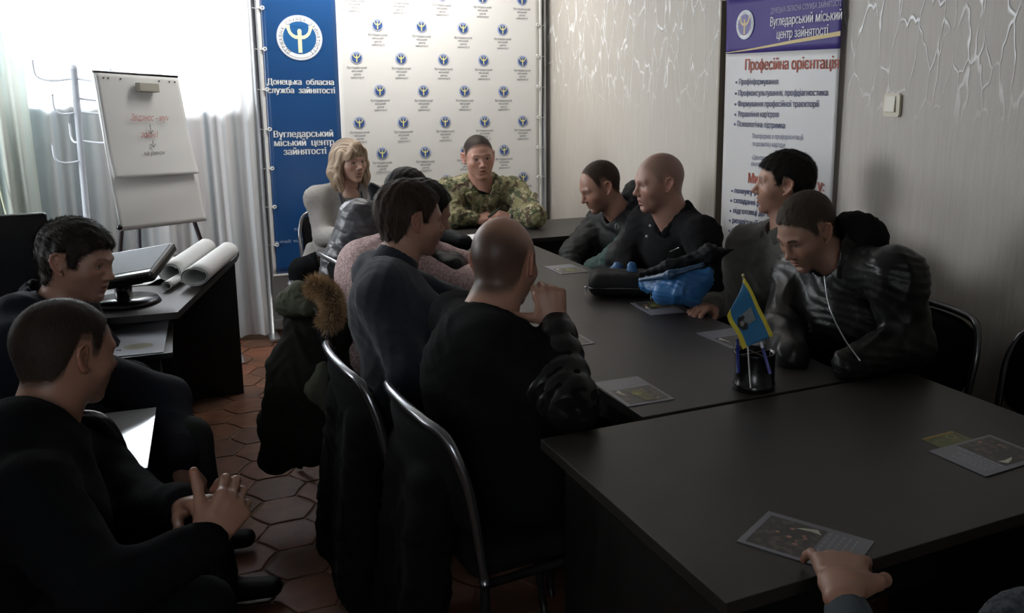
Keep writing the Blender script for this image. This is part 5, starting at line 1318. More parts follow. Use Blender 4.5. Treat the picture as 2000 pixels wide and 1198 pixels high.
# ---------------------------------------------------------------- coat rack
cr = thing('coat_rack', 'pale metal coat rack with hooks behind the flip chart', 'coat rack', (-0.29, 5.42, 0)); CR = mat('coat_rack_enamel', (0.58, 0.61, 0.66), 0.4)
bm = bmesh.new(); tube(bm, [(-0.02, 0, 0.03), (0, 0, 1.62)], 0.016, 12); bmesh.ops.create_uvsphere(bm, u_segments=12, v_segments=8, radius=0.018, matrix=Matrix.Translation((0, 0, 1.625))); obj('pole', bm, CR, cr)
for z, hs_ in ((1.57, ((-0.17, 0.02), (0.16, -0.05))), (1.47, ((0.17, 0.02),)), (1.40, ((-0.10, -0.03), (0.19, 0.03))), (1.25, ((0.17, -0.03), (-0.05, 0.12))), (1.15, ((-0.12, -0.04),))):
    for hx, hy in hs_:
        k = 0.09 if hx < 0 else 0.05
        bm = bmesh.new(); tube(bm, smooth_path([(0, 0, z), (hx*0.6, hy*0.6, z-0.012), (hx, hy, z+0.01), (hx*1.05, hy*1.05, z+k)], 5), 0.0055, 8); obj('hook', bm, CR, cr)
for a in range(4):
    th = PI/4+a*PI/2; bm = bmesh.new(); tube(bm, smooth_path([(0, 0, 0.10), (0.10*math.cos(th), 0.10*math.sin(th), 0.07), (0.20*math.cos(th), 0.20*math.sin(th), 0.012)], 5), 0.011, 8); obj('foot', bm, CR, cr)
# ---------------------------------------------------------------- garments and people
def leather_mat():
    m = mat('black_leather', (0.010, 0.010, 0.0095), 0.34, spec=0.22, bump=(70, 0.35, 0.004, 'noise')); return m
LEATH = leather_mat()
KNITB = fabric('black_knit', (0.0055, 0.0055, 0.006), 0.9, 420, 0.6); TURT = fabric('blue_grey_knit', (0.019, 0.023, 0.031), 0.95, 320, 0.5, sheen=0.15)
PINK = fabric('pink_marl_knit', (0.50, 0.37, 0.36), 0.95, 240, 0.7, var=(110, (0.30, 0.21, 0.21), 0.42, 0.6)); FLEECE = fabric('charcoal_fleece', (0.095, 0.092, 0.086), 0.95, 200, 0.6, sheen=0.15)
CARD = fabric('grey_cardigan', (0.30, 0.28, 0.265), 0.95, 240, 0.5); POLO = fabric('black_polo_cotton', (0.0095, 0.0095, 0.0105), 0.9); NYL = mat('black_nylon', (0.006, 0.0065, 0.008), 0.6, spec=0.12, bump=(30, 0.3, 0.006, 'noise'))
PUFG = mat('puffer_nylon', (0.02, 0.02, 0.02), 0.6, spec=0.2, attr='Col', bump=(26, 0.35, 0.006, 'noise')); BLUJ = mat('bright_blue_nylon', (0.030, 0.135, 0.33), 0.42, bump=(20, 0.4, 0.01, 'noise'))
GREYN = mat('dark_grey_puffer_nylon', (0.045, 0.045, 0.052), 0.42, bump=(24, 0.4, 0.008, 'noise')); OLIVE = fabric('olive_parka_lining', (0.065, 0.068, 0.050), 0.85, 120, 0.4); COAT = fabric('dark_olive_parka', (0.012, 0.0125, 0.010), 0.8, 120, 0.3)
GREYK = fabric('grey_blue_knit', (0.085, 0.10, 0.115), 0.95, 240, 0.6); TEEB = fabric('dark_green_tshirt', (0.014, 0.017, 0.014))
SKT = (0.36, 0.20, 0.145); SK2 = (0.33, 0.175, 0.125); SKP = (0.45, 0.27, 0.205)
def camo():
    m = bpy.data.materials.new('pixel_camouflage_cloth'); m.use_nodes = True; N = m.node_tree.nodes; L = m.node_tree.links; b = N['Principled BSDF']; b.inputs['Roughness'].default_value = 0.9
    tc = N.new('ShaderNodeTexCoord')
    vo = N.new('ShaderNodeTexVoronoi'); vo.inputs['Scale'].default_value = 150; L.new(tc.outputs['Object'], vo.inputs['Vector'])
    ad = N.new('ShaderNodeVectorMath'); ad.operation = 'SCALE'; ad.inputs['Scale'].default_value = 1.0; L.new(vo.outputs['Position'], ad.inputs[0])
    def n_(sc, off):
        mp = N.new('ShaderNodeMapping'); mp.inputs['Location'].default_value = (off, off*2, 0); mp.inputs['Scale'].default_value = (1, 1, 0.75); L.new(ad.outputs[0], mp.inputs[0])
        n = N.new('ShaderNodeTexNoise'); n.inputs['Scale'].default_value = sc; n.inputs['Detail'].default_value = 3; L.new(mp.outputs[0], n.inputs['Vector'])
        r = N.new('ShaderNodeMath'); r.operation = 'GREATER_THAN'; L.new(n.outputs['Fac'], r.inputs[0]); return r
    a = n_(18, 0); a.inputs[1].default_value = 0.54; c = n_(24, 5); c.inputs[1].default_value = 0.585; d = n_(34, 9); d.inputs[1].default_value = 0.60
    col = mix_rgb(N, L, a.outputs[0], (0.20, 0.185, 0.095), (0.065, 0.075, 0.035)); col = mix_rgb(N, L, c.outputs[0], col, (0.075, 0.050, 0.030)); col = mix_rgb(N, L, d.outputs[0], col, (0.34, 0.30, 0.20))
    L.new(col, b.inputs['Base Color']); return m
CAMO = camo()
def v3(*a): return np.array(a, float)
def hood(info, name, m, c=(0, -0.10, -0.02), r=(0.11, 0.07, 0.09), rim=True, fold=(0.008, 22, 4), label=None, quilt=None):
    F = np.stack([info['rt'], info['fw'], info['up']], 1); S = SDF(); C = info['nb']+F@np.array(c, float)
    S.ell(C, r, F, k=0.03)
    for s in (-1, 1): S.cap(C+F@v3(s*r[0]*0.5, 0.0, 0.0), info['nb']+F@v3(s*0.075, 0.055, -0.015), r[2]*0.62, 0.030, k=0.04)
    hd = info['hp']-info['F'][:, 2]*0.0
    S.ell(hd, (0.088, 0.108, 0.11), info['F'], k=0.01, op='-'); S.cap(info['nb'], hd, info['nr']+0.012, k=0.01, op='-')
    return sdf_obj(name, S, 0.008, m, info['base'], fold=fold, label=label)
def strap(info, name, pts, wd, m, nrm_=None):
    bm = bmesh.new(); P = smooth_path(pts, 5); b = np.array(info['pv']); 
    tube(bm, [(p[0]-b[0], p[1]-b[1], p[2]) for p in P], wd, 6); return obj(name, bm, m, info['base'])
def chk(n, o):
    pass
# --- blonde woman
hp = W(683, 316, 5.02); pv = v3(0.98, 5.30, 0.52)
kn = [W(590, 528, 4.85), W(668, 540, 4.8)]; an = [v3(kn[0][0]-0.02, kn[0][1]-0.06, 0.09), v3(kn[1][0], kn[1][1]-0.1, 0.09)]
wi = human(dict(label='blonde woman in a grey cardigan with a lanyard sitting before the blue banner', head=hp, face=(0.36, -0.93, -0.03), roll=-0.05, hs=0.97, wide=1.0, jaw=0.92, nose=0.85, skin=SKP, stubble=0, browd=0.45, brow=(0.12, 0.07, 0.04), lip=(0.42, 0.19, 0.17), mline=(0.20, 0.08, 0.07), eye=0.0045,
    pelvis=pv, dir=(0.12, -1), neck=hp+v3(-0.01, 0.05, -0.155), sw=0.165, knees=kn, ankles=an, elbows=[W(632, 462, 4.98), W(745, 470, 5.0)], wrists=[W(700, 458, 4.72), W(720, 470, 4.78)], t=0.014, cuff=0.09, fat=1.0,
    hands=[(dict(wr=W(700, 458, 4.72), D=(1, -0.2, -0.1), N=(0, 0.3, -1), side=-1), 0.004)], topmat=CARD, topname='cardigan', fold=0.006, nr=0.05, seed=2))
F = wi['F']; S = SDF()                    # her hair: crown, fringe and shoulder-length sides
S.ell((0, -0.014, 0.036), (0.090, 0.112, 0.100)); S.ell((0, -0.06, -0.05), (0.082, 0.06, 0.085), k=0.03)
for s in (-1, 1):
    S.chain([(s*0.070, 0.035, 0.055), (s*0.088, 0.020, -0.02), (s*0.090, 0.015, -0.09), (s*0.086, 0.030, -0.150)], [0.022, 0.021, 0.024, 0.014], k=0.02)
    S.chain([(s*0.055, -0.05, 0.03), (s*0.088, -0.04, -0.06), (s*0.082, -0.03, -0.145)], [0.04, 0.035, 0.022], k=0.02)
    S.chain([(s*0.012, 0.070, 0.108), (s*0.040, 0.086, 0.075), (s*0.064, 0.066, 0.040)], [0.020, 0.013, 0.009], k=0.014)
BANG = [[(0.0, 0.080, 0.100), (0.022, 0.096, 0.066), (0.048, 0.084, 0.030)], [(0.02, 0.080, 0.100), (0.04, 0.090, 0.066), (0.060, 0.070, 0.022)]]
for b_ in BANG: S.chain(b_, [0.018, 0.011, 0.007], k=0.012)
S.ell((0, 0.125, -0.050), (0.070, 0.095, 0.092), k=0.012, op='-')
v, q = S.mesh(0.0035); v = relax(v, q, 1, 0.4); N_ = vnormals(v, q); v = v+N_*(0.0016*np.sin(v[:, 0]*260+v[:, 1]*120+np.sin(v[:, 2]*40)*1.2)+0.001*np.sin(v[:, 0]*480+v[:, 1]*300))[:, None]
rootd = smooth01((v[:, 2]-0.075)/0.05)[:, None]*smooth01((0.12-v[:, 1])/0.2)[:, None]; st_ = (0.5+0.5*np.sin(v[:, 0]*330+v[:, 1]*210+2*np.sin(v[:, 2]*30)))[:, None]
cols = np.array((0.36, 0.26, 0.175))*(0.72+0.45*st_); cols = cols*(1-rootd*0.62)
v = (v*0.97)@F.T+hp; Mi = np.array(PM(wi['base']).inverted()); v = v@Mi[:3, :3].T+Mi[:3, 3]
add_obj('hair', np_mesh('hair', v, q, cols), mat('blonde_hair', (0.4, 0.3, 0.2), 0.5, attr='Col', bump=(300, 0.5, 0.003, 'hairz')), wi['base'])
S = SDF(); nb, up, fw, rt = wi['nb'], wi['up'], wi['fw'], wi['rt']
S.ell(nb-up*0.085+fw*0.055, (0.060, 0.055, 0.10), np.stack([rt, fw, up], 1), k=0.02); sdf_obj('grey_top', S, 0.007, fabric('sage_grey_top', (0.16, 0.165, 0.15)), wi['base'], fold=(0.002, 20, 1))
S = SDF(); S.ell(nb-up*0.025+fw*0.052, (0.052, 0.045, 0.055), np.stack([rt, fw, up], 1), k=0.02); v, q = S.mesh(0.006); v = v@Mi[:3, :3].T+Mi[:3, 3]; add_obj('neckline_skin', np_mesh('neckline', v, q, np.tile(np.array(SKP)*0.95, (len(v), 1))), SKIN, wi['base'])
f_ = lambda a, b, c: nb+rt*a+up*b+fw*c
for s in (-1, 1): strap(wi, 'lanyard', [f_(s*0.062, 0.03, 0.0), f_(s*0.060, -0.03, 0.085), f_(s*0.038, -0.13, 0.128), f_(s*0.010, -0.24, 0.150), f_(0, -0.30, 0.150)], 0.0045, mat('navy_ribbon', (0.012, 0.018, 0.04), 0.6))
# cardigan tail
S = SDF(); S.ecap(pv+v3(-0.12, -0.05, 0.08), pv+v3(-0.20, -0.12, -0.06), (1, 0, 0), (0.09, 0.06), (0.08, 0.03), k=0.03); sdf_obj('cardigan_hem', S, 0.010, CARD, wi['base'], fold=(0.006, 20, 6))
# --- soldier
hp = W(935, 307, 5.12); pv = v3(1.70, 5.26, 0.53)
eR, eL = PZ(886, 424, 0.815), PZ(1046, 424, 0.815); wR, wL = PZ(928, 428, 0.80), PZ(1000, 424, 0.805)
so = human(dict(label='man in camouflage uniform with cropped dark hair sitting at the head table', head=hp, face=(-0.12, -0.98, -0.10), roll=-0.07, hs=1.04, wide=1.04, jaw=1.1, skin=(0.44, 0.235, 0.175), stubble=0.08, eye=0.0040, mouth=0.002, browd=0.7, brow=(0.07, 0.04, 0.03), gaze=0.002,
    pelvis=pv, dir=(-0.12, -1), neck=hp+v3(0.035, 0.03, -0.160), sw=0.195, knees=[v3(1.55, 4.85, 0.53), v3(1.80, 4.83, 0.53)], ankles=[v3(1.55, 4.8, 0.09), v3(1.8, 4.8, 0.09)], elbows=[eR, eL], wrists=[wR, wL], t=0.020, fat=1.08, nr=0.060,
    hands=[(dict(wr=wR, D=nrm((0.92, -0.12, 0.14)), N=(0, 0.5, -0.9), side=-1, curl=(0.7, 0.8, 0.8, 0.8), thumb=(0.7, 0.2, 0.5)), 0.0033), (dict(wr=wL, D=nrm((-0.92, -0.12, 0.20)), N=(0, 0.5, -0.9), side=1, curl=(0.5, 0.7, 0.9, 0.9), thumb=(0.7, 0.3, -0.3)), 0.0033)],
    hair=dict(name='dark_crop', col=(0.040, 0.028, 0.022), h=0.0012, line='short', rough=0.0004, fade=0.02, soft=1.6, jag=0.001, L=0.006, w=0.0009, n=4000), topmat=CAMO, topname='camouflage_jacket', fold=0.013, fsc=20, res=0.0085, seed=4, cuff=0.01, collar=('open', CAMO, 0.75, 0.026, 0.028)))
nb, up, fw, rt = so['nb'], so['up'], so['fw'], so['rt']; f_ = lambda a, b, c: nb+rt*a+up*b+fw*c
S = SDF(); S.ell(f_(0, -0.065, 0.035), (0.062, 0.055, 0.080), np.stack([rt, fw, up], 1)); sdf_obj('dark_tshirt', S, 0.006, TEEB, so['base'], fold=(0.001, 20, 1))
for s in (-1, 1):
    S = SDF(); S.ecap(f_(s*0.075, 0.0, 0.075), f_(s*0.035, -0.125, 0.118), rt-up*0.5*s*0, (0.038, 0.010), (0.020, 0.009), k=0.01); sdf_obj('lapel', S, 0.005, CAMO, so['base'], fold=(0.002, 30, 1))
    S = SDF(); S.box(f_(s*0.10, -0.155, 0.118), (0.055, 0.008, 0.012), np.stack([nrm(rt+up*0.12*s), fw, up], 1), rnd=0.006); sdf_obj('chest_tape', S, 0.005, mat('olive_tape', (0.055, 0.052, 0.03), 0.9), so['base'])
    S = SDF(); S.box(f_(s*0.095, -0.245, 0.116), (0.060, 0.012, 0.055), np.stack([rt, fw, up], 1), rnd=0.008); sdf_obj('chest_pocket', S, 0.006, CAMO, so['base'], fold=(0.003, 30, 3))
S = SDF(); a_ = nrm(eL-so['shL']); c_ = so['shL']*0.5+eL*0.5+nrm(v3(0.5, -0.8, 0.1))*0.062; S.box(c_-nrm(v3(0.5, -0.8, 0.1))*0.006, (0.026, 0.006, 0.045), np.stack([nrm(np.cross(v3(0.5, -0.8, 0), a_)), nrm(v3(0.5, -0.8, 0.1)), a_], 1), rnd=0.004); sdf_obj('shoulder_patch', S, 0.005, mat('khaki_patch', (0.36, 0.33, 0.22), 0.8), so['base'])
bm = bmesh.new(); wc = wL*0.86+eL*0.14-v3(so['pv'][0], so['pv'][1], 0); ax_ = nrm(wL-eL); u_ = nrm(np.cross(ax_, (0, 0, 1))); w__ = np.cross(u_, ax_)
tube(bm, [(wc+(u_*math.cos(a)+w__*math.sin(a))*0.038).tolist() for a in [2*PI*i/20 for i in range(20)]], 0.009, 8, True); o = obj('wristwatch', bm, BP, so['base']); o['label'] = 'black wristwatch'
bm = bmesh.new(); a_, b_ = PZ(955, 424, 0.832), PZ(975, 408, 0.862); tube(bm, [(p-a_).tolist() for p in (a_, a_*0.5+b_*0.5, b_)], [0.008, 0.007, 0.005], 10); o = obj('marker', bm, mat('dark_green_marker', (0.02, 0.035, 0.025), 0.35)); o.location = a_.tolist(); tag(o, 'dark green marker held in the fingers of the man in camouflage', 'marker')
# --- man behind (only crown and sleeve show), head table's left side
hp = W(797, 382, 4.15); pv = v3(0.86, 4.02, 0.52); kn, an = legs_for(pv, (1, 0.1), 0.36)
a3 = human(dict(label='dark-haired man in black, mostly hidden behind the man in the turtleneck', head=hp, face=(0.98, 0.15, -0.30), skin=SK2, hs=1.03, pelvis=pv, dir=(1, 0.15), neck=hp+v3(-0.12, 0, -0.155), knees=kn, ankles=an, elbows=[PZ(880, 535, 0.81), v3(1.22, 4.30, 0.83)], wrists=[PZ(886, 502, 0.79), v3(1.35, 4.10, 0.80)],
    hands=[(dict(wr=PZ(886, 502, 0.79), D=(0.92, 0.35, -0.05), N=(0, 0, -1), side=1, curl=(0.3, 0.4, 0.5, 0.6)), 0.004)], hair=dict(name='near_black', col=(0.014, 0.012, 0.011), h=0.007, line='short', rough=0.0015), topmat=NYL, topname='black_jacket', t=0.022, fold=0.010, seed=7, hres=0.0032))
# --- pink sweater man
hp = W(829, 416, 3.46); pv = v3(0.70, 3.36, 0.53); kn, an = legs_for(pv, (1, 0), 0.40)
a4 = human(dict(label='hunched man in a pink marl sweater leaning on the long table', head=hp, face=(0.97, 0.10, -0.35), skin=SK2, pelvis=pv, dir=(1, 0.02), neck=W(772, 487, 3.42), sw=0.20, knees=kn, ankles=an, shR=W(805, 535, 3.22), shL=W(800, 475, 3.62),
    elbows=[PZ(893, 566, 0.80), v3(1.12, 3.72, 0.80)], wrists=[PZ(935, 530, 0.79), v3(1.30, 3.60, 0.79)], hands=[(dict(wr=PZ(935, 530, 0.79), D=(0.85, 0.5, 0.0), N=(0, 0, -1), side=1), 0.004)], cuff=0.10,
    hair=dict(name='near_black', col=(0.014, 0.012, 0.011), h=0.009, line='short', top=0.004), topmat=PINK, topname='pink_sweater', t=0.026, fat=1.12, hump=0.05, fold=0.008, fsc=12, seed=12, hres=0.0032))
# --- turtleneck man
hp = W(801, 430, 2.86); pv = v3(0.67, 2.60, 0.53); kn, an = legs_for(pv, (1, 0), 0.40)
a5 = human(dict(label='brown-haired man in a dark blue-grey turtleneck seen in profile', head=hp, face=(0.985, 0.06, -0.10), skin=(0.34, 0.185, 0.135), stubble=0.35, pelvis=pv, dir=(1, 0.05), neck=W(765, 525, 2.84), sw=0.20, knees=kn, ankles=an, jaw=0.98, nr=0.057, eye=0.0042, browd=0.8,
    shR=W(752, 585, 2.68), elbows=[W(800, 735, 2.58), W(900, 600, 3.02)], wrists=[W(900, 740, 2.66), W(960, 610, 3.0)], hands=[(dict(wr=W(900, 740, 2.66), D=(1, 0, 0), N=(0, 0, -1), side=1), 0.004)], t=0.016, fat=1.0, hump=0.02,
    hair=dict(name='warm_brown', col=(0.042, 0.025, 0.018), h=0.008, line='short', top=0.004, rough=0.0016, fade=0.018, n=9000, L=0.020, w=0.0012, lift=0.22), topmat=TURT, topname='turtleneck_sweater', collar=('turtle', TURT), fold=0.007, seed=20, res=0.0085, hres=0.0022))
# --- balding man, chin on fist
hp = W(985, 514, 2.42); pv = v3(0.76, 2.05, 0.53); kn, an = legs_for(pv, (1, 0.1), 0.36)
eR = W(1120, 792, 2.14); wR = W(1086, 636, 2.30)
a6 = human(dict(label='balding man in a black sweater resting his chin on his fist', head=hp, face=(0.74, 0.66, -0.20), roll=0.05, skin=(0.37, 0.20, 0.14), hs=1.04, stubble=0.3, pelvis=pv, dir=(0.92, 0.35), neck=W(938, 622, 2.36), sw=0.20, knees=kn, ankles=an, nr=0.062, shave=0.93, shaveline='low', baldtop=True, shavecol=(0.026, 0.017, 0.012),
    shR=W(992, 690, 2.24), shL=W(895, 625, 2.55), elbows=[eR, v3(0.93, 2.36, 0.74)], wrists=[wR, v3(0.96, 2.16, 0.70)], t=0.018, fat=1.12, hump=0.02,
    hands=[(dict(wr=wR, D=nrm(W(1070, 560, 2.30)-wR), N=nrm(v3(0.25, 0.95, 0.0)), side=1, curl=((1.25, 1.5, 0.9), (1.3, 1.5, 0.9), (1.35, 1.5, 0.9), (1.4, 1.5, 0.9)), thumb=(0.25, 0.9, 0.35), tcurl=0.1, spread=0.02, sc=1.06), 0.0026)],
    topmat=KNITB, topname='black_sweater', fold=0.007, seed=25, res=0.0085, hres=0.0022))
S = SDF(); sh = a6['shR']; m1 = sh*0.45+eR*0.55
S.chain([m1, eR], [0.066, 0.062], k=0.03, q=(3, 0.008)); S.chain([eR, wR-nrm(wR-eR)*0.002], [0.062, 0.047], k=0.03, q=(4, 0.007)); sdf_obj('shiny_sleeve', S, 0.006, LEATH, a6['base'], fold=(0.0035, 26, 8), label='glossy black crumpled sleeve on the raised arm')
# --- man at the desk, far left
hp = W(150, 512, 2.70); pv = v3(-0.50, 2.98, 0.52); wR = W(354, 905, 2.50)
a7 = human(dict(label='dark-haired man in a black jacket at the left, turned to the right', head=hp, face=(0.86, -0.48, -0.16), roll=0.10, skin=(0.33, 0.18, 0.13), pelvis=pv, dir=(0.95, -0.25), neck=hp+v3(-0.075, 0.02, -0.155), sw=0.205, knees=[v3(0.04, 2.72, 0.53), v3(-0.02, 3.05, 0.54)], ankles=[v3(0.10, 2.70, 0.09), v3(0.06, 3.05, 0.09)],
    elbows=[W(322, 782, 2.66), W(200, 700, 3.05)], wrists=[wR, v3(-0.08, 3.10, 0.62)], t=0.026, fat=1.05, eye=0.0042, stubble=0.2, ears=1.05, browd=0.6,
    hands=[(dict(wr=wR, D=nrm(W(385, 950, 2.50)-wR), N=(-0.3, 0.1, -1), side=-1, curl=(0.35, 0.4, 0.45, 0.5), spread=0.05, thumb=(0.8, 0.35, 0.2)), 0.003)],
    hair=dict(name='dark_brown', col=(0.022, 0.016, 0.013), h=0.009, line='low', top=0.006, rough=0.002, fringe=-0.004, fade=0.015, n=9000, L=0.026, w=0.0013, lift=0.22, par=(0.3, 1.0, -0.4)), topmat=fabric('black_blue_jacket', (0.011, 0.012, 0.018), 0.75), topname='black_jacket', collar=('open', fabric('black_blue_jacket', (0.011, 0.012, 0.018)), 0.3, 0.040, 0.040), fold=0.010, seed=31, res=0.009, hres=0.0022, trmat=fabric('dark_green_trousers', (0.025, 0.030, 0.026))))
# --- front left man, clasped hands
hp = W(128, 692, 1.98); pv = v3(-0.42, 1.95, 0.50); wR, wL = W(404, 1062, 1.66), W(366, 985, 1.84)
a8 = human(dict(label='crop-haired man with clasped hands in the left foreground', head=hp, face=(0.82, 0.52, -0.20), roll=0.04, skin=(0.30, 0.155, 0.105), stubble=0.3, hs=1.0, pelvis=pv, dir=(0.85, 0.40), neck=W(85, 835, 1.95), sw=0.21, nr=0.060,
    knees=[v3(0.02, 1.82, 0.50), v3(-0.02, 2.14, 0.50)], ankles=[v3(0.08, 1.80, 0.09), v3(0.06, 2.14, 0.09)], shR=W(62, 985, 1.66), shL=W(185, 925, 2.10), elbows=[W(205, 1165, 1.56), W(285, 1005, 2.00)], wrists=[wR, wL], t=0.024, fat=1.15, hump=0.02,
    hands=[(dict(wr=wR, D=nrm(W(455, 985, 1.70)-wR), N=nrm(W(380, 960, 1.95)-wR+v3(0, 0.1, 0)), side=1, curl=((0.75, 1.2, 0.6), (0.8, 1.25, 0.6), (0.85, 1.25, 0.6), (0.9, 1.25, 0.6)), thumb=(0.80, 0.60, 0.2), tcurl=-0.12, spread=0.05), 0.0024),
           (dict(wr=wL, D=nrm(W(455, 978, 1.72)-wL), N=nrm(v3(0.2, -0.8, -0.5)), side=-1, curl=((0.75, 0.9, 0.5), (0.8, 0.95, 0.5), (0.85, 1.0, 0.5), (0.9, 1.0, 0.5)), thumb=(0.8, 0.5, 0.5), tcurl=0.2, spread=0.05), 0.0024)],
    hair=dict(name='mid_brown', col=(0.030, 0.020, 0.015), h=0.003, line='short', top=0.002, rough=0.0004, fade=0.03, soft=1.0, n=12000, L=0.009, w=0.0010), topmat=fabric('black_rib_knit', (0.004, 0.0043, 0.0055), 0.95, 300, 0.7), topname='black_jumper', collar=('crew', KNITB, 0.2, 0.018, 0.025), fold=0.010, fsc=11, seed=37, res=0.009, hres=0.0022))
S = SDF(); c_ = W(62, 912, 1.72); S.ell(c_, (0.05, 0.018, 0.022), frame3(W(110, 945, 1.70)-c_)[:, [1, 0, 2]], k=0.02); sdf_obj('printed_patch', S, 0.005, mat('pale_camouflage_patch', (0.07, 0.075, 0.065), 0.8, var=(60, (0.012, 0.014, 0.012), 0.42, 0.6)), a8['base'], fold=(0.003, 40, 2))
# --- puffer man, far end of the right row
hp = W(1172, 364, 4.30); pv = v3(2.22, 3.93, 0.52); kn, an = legs_for(pv, (-1, 0), 0.36)
def puff_col(v, i):
    g = np.array((0.012, 0.042, 0.036)); k = np.array((0.010, 0.011, 0.011)); c = np.tile(k, (len(v), 1))
    s = (v-i['nb'])@i['up']; y = v[:, 1]-i['nb'][1]
    a = smooth01((y+0.30)/0.01)*0+((s > -0.115) & (s < -0.055) & (y < -0.08)); c[a > 0] = g
    e = np.array(EL9); w_ = np.array(WL9); d = w_-e; t = ((v-e)@d)/(d@d); r = np.linalg.norm(v-(e+np.clip(t, 0, 1)[:, None]*d), axis=1)
    b = (t > 0.05) & (t < 0.9) & (r < 0.13) & ((v[:, 2]-(e+t[:, None]*d)[:, 2]) > 0.012); c[b] = g
    b = (r < 0.13) & (t < 0.1) & (v[:, 0] < e[0]-0.02) & (s < -0.26); c[b] = g
    return c
EL9, WL9 = W(1212, 512, 3.98), W(1150, 535, 4.12)
a9 = human(dict(label='man in a black and green puffer jacket looking down beside the white wall', head=hp, face=(-0.93, 0.05, -0.42), skin=SK2, stubble=0.5, pelvis=pv, dir=(-1, 0.0), neck=hp+v3(0.12, 0.0, -0.15), knees=kn, ankles=an, sw=0.19, elbows=[W(1122, 500, 4.38), EL9], wrists=[W(1112, 545, 4.25), WL9],
    hair=dict(name='short_brown', col=(0.045, 0.028, 0.020), h=0.002, line='receding', soft=1.5, rough=0.0003, L=0.010, jag=0.002), browd=0.6, topmat=PUFG, topname='puffer_jacket', topcol=puff_col, t=0.034, q=(5, 0.012), quilt=(0.085, 0.012), fold=0.008, seed=41, collar=('open', NYL, 0.4, 0.030, 0.030)))
hood(a9, 'hood', NYL, (0.0, -0.12, 0.045), (0.12, 0.085, 0.085)); S = SDF(); c_ = W(1205, 443, 3.93); bm = bmesh.new()
tube(bm, [(c_-np.array((*a9['pv'][:2], 0))+0.013*(v3(0.9, 0.42, 0)*math.cos(a)+v3(0, 0, 1)*math.sin(a))).tolist() for a in [2*PI*i/18 for i in range(18)]], 0.0018, 6, True); obj('sleeve_badge', bm, mat('badge_grey', (0.3, 0.32, 0.32), 0.5), a9['base'])
# --- shaven man
hp = W(1287, 357, 3.66); pv = v3(2.20, 3.28, 0.53); kn, an = legs_for(pv, (-1, 0), 0.36)
a10 = human(dict(label='shaven-headed man in a black polo shirt with a blue jacket', head=hp, face=(-0.955, 0.10, -0.12), skin=(0.36, 0.195, 0.145), hs=1.0, wide=1.03, jaw=1.15, stubble=0.25, mouth=0.005, shave=0.5, shavecol=(0.10, 0.075, 0.062), ears=0.95, browd=0.35, eye=0.0036, pelvis=pv, dir=(-0.98, 0.02), neck=W(1318, 428, 3.70), sw=0.21, nr=0.066, knees=kn, ankles=an,
    shL=W(1372, 462, 3.46), shR=W(1262, 432, 3.95), elbows=[W(1225, 510, 3.88), W(1380, 560, 3.36)], wrists=[W(1215, 560, 3.66), W(1300, 575, 3.40)], t=0.016, fat=1.12, topmat=POLO, topname='polo_shirt', collar=('open', POLO, 0.25, 0.012, 0.022), fold=0.009, seed=45, res=0.009, hres=0.0024))
for k, (px, py) in enumerate(((1270, 441), (1263, 462))):
    P = W(px, py, 3.50); bm = bmesh.new(); bmesh.ops.create_uvsphere(bm, u_segments=10, v_segments=6, radius=0.0055, matrix=Matrix.Translation((P-np.array((pv[0], pv[1], 0))).tolist())); obj('button', bm, mat('pale_button', (0.5, 0.5, 0.5), 0.3), a10['base'])
BJ = thing('blue_jacket', 'bright blue and black jacket bundled on the lap of the shaven-headed man', 'jacket', (2.0, 3.1, 0.6))
S = SDF(); S.chain([W(1262, 556, 3.35), W(1325, 560, 3.24), W(1370, 552, 3.24)], [0.030, 0.048, 0.040], k=0.06); S.chain([W(1290, 575, 3.22), W(1350, 580, 3.22)], [0.03, 0.03], k=0.06); S.chain([W(1330, 548, 3.24), W(1385, 530, 3.24)], [0.03, 0.02], k=0.03)
sdf_obj('blue_shell', S, 0.007, BLUJ, BJ, fold=(0.018, 20, 14))
for a_, b_, ra, rb in ((W(1206, 522, 3.66), W(1194, 550, 3.60), 0.022, 0.036), (W(1234, 520, 3.50), W(1238, 555, 3.50), 0.020, 0.028)):
    S = SDF(); S.cap(a_, b_, ra, rb); sdf_obj('hem_flap', S, 0.006, BLUJ, BJ, fold=(0.005, 25, 3))
S = SDF(); S.chain([W(1250, 535, 3.34), W(1310, 520, 3.26), W(1385, 498, 3.24), W(1430, 488, 3.32)], [0.012, 0.026, 0.034, 0.008], k=0.03); sdf_obj('black_lining', S, 0.007, NYL, BJ, fold=(0.012, 20, 3))
S = SDF(); S.chain([W(1250, 548, 3.30), W(1310, 537, 3.19), W(1372, 518, 3.18)], [0.008, 0.016, 0.010], k=0.02); sdf_obj('dark_blue_placket', S, 0.006, mat('teal_blue_nylon', (0.012, 0.045, 0.10), 0.4), BJ, fold=(0.004, 25, 3))
bm = bmesh.new(); o_ = v3(2.0, 3.1, 0.6); tube(bm, [(W(1308, 492, 3.05)-o_).tolist(), (W(1326, 484, 3.05)-o_).tolist()], 0.0018, 6); obj('zip', bm, STEEL, BJ)
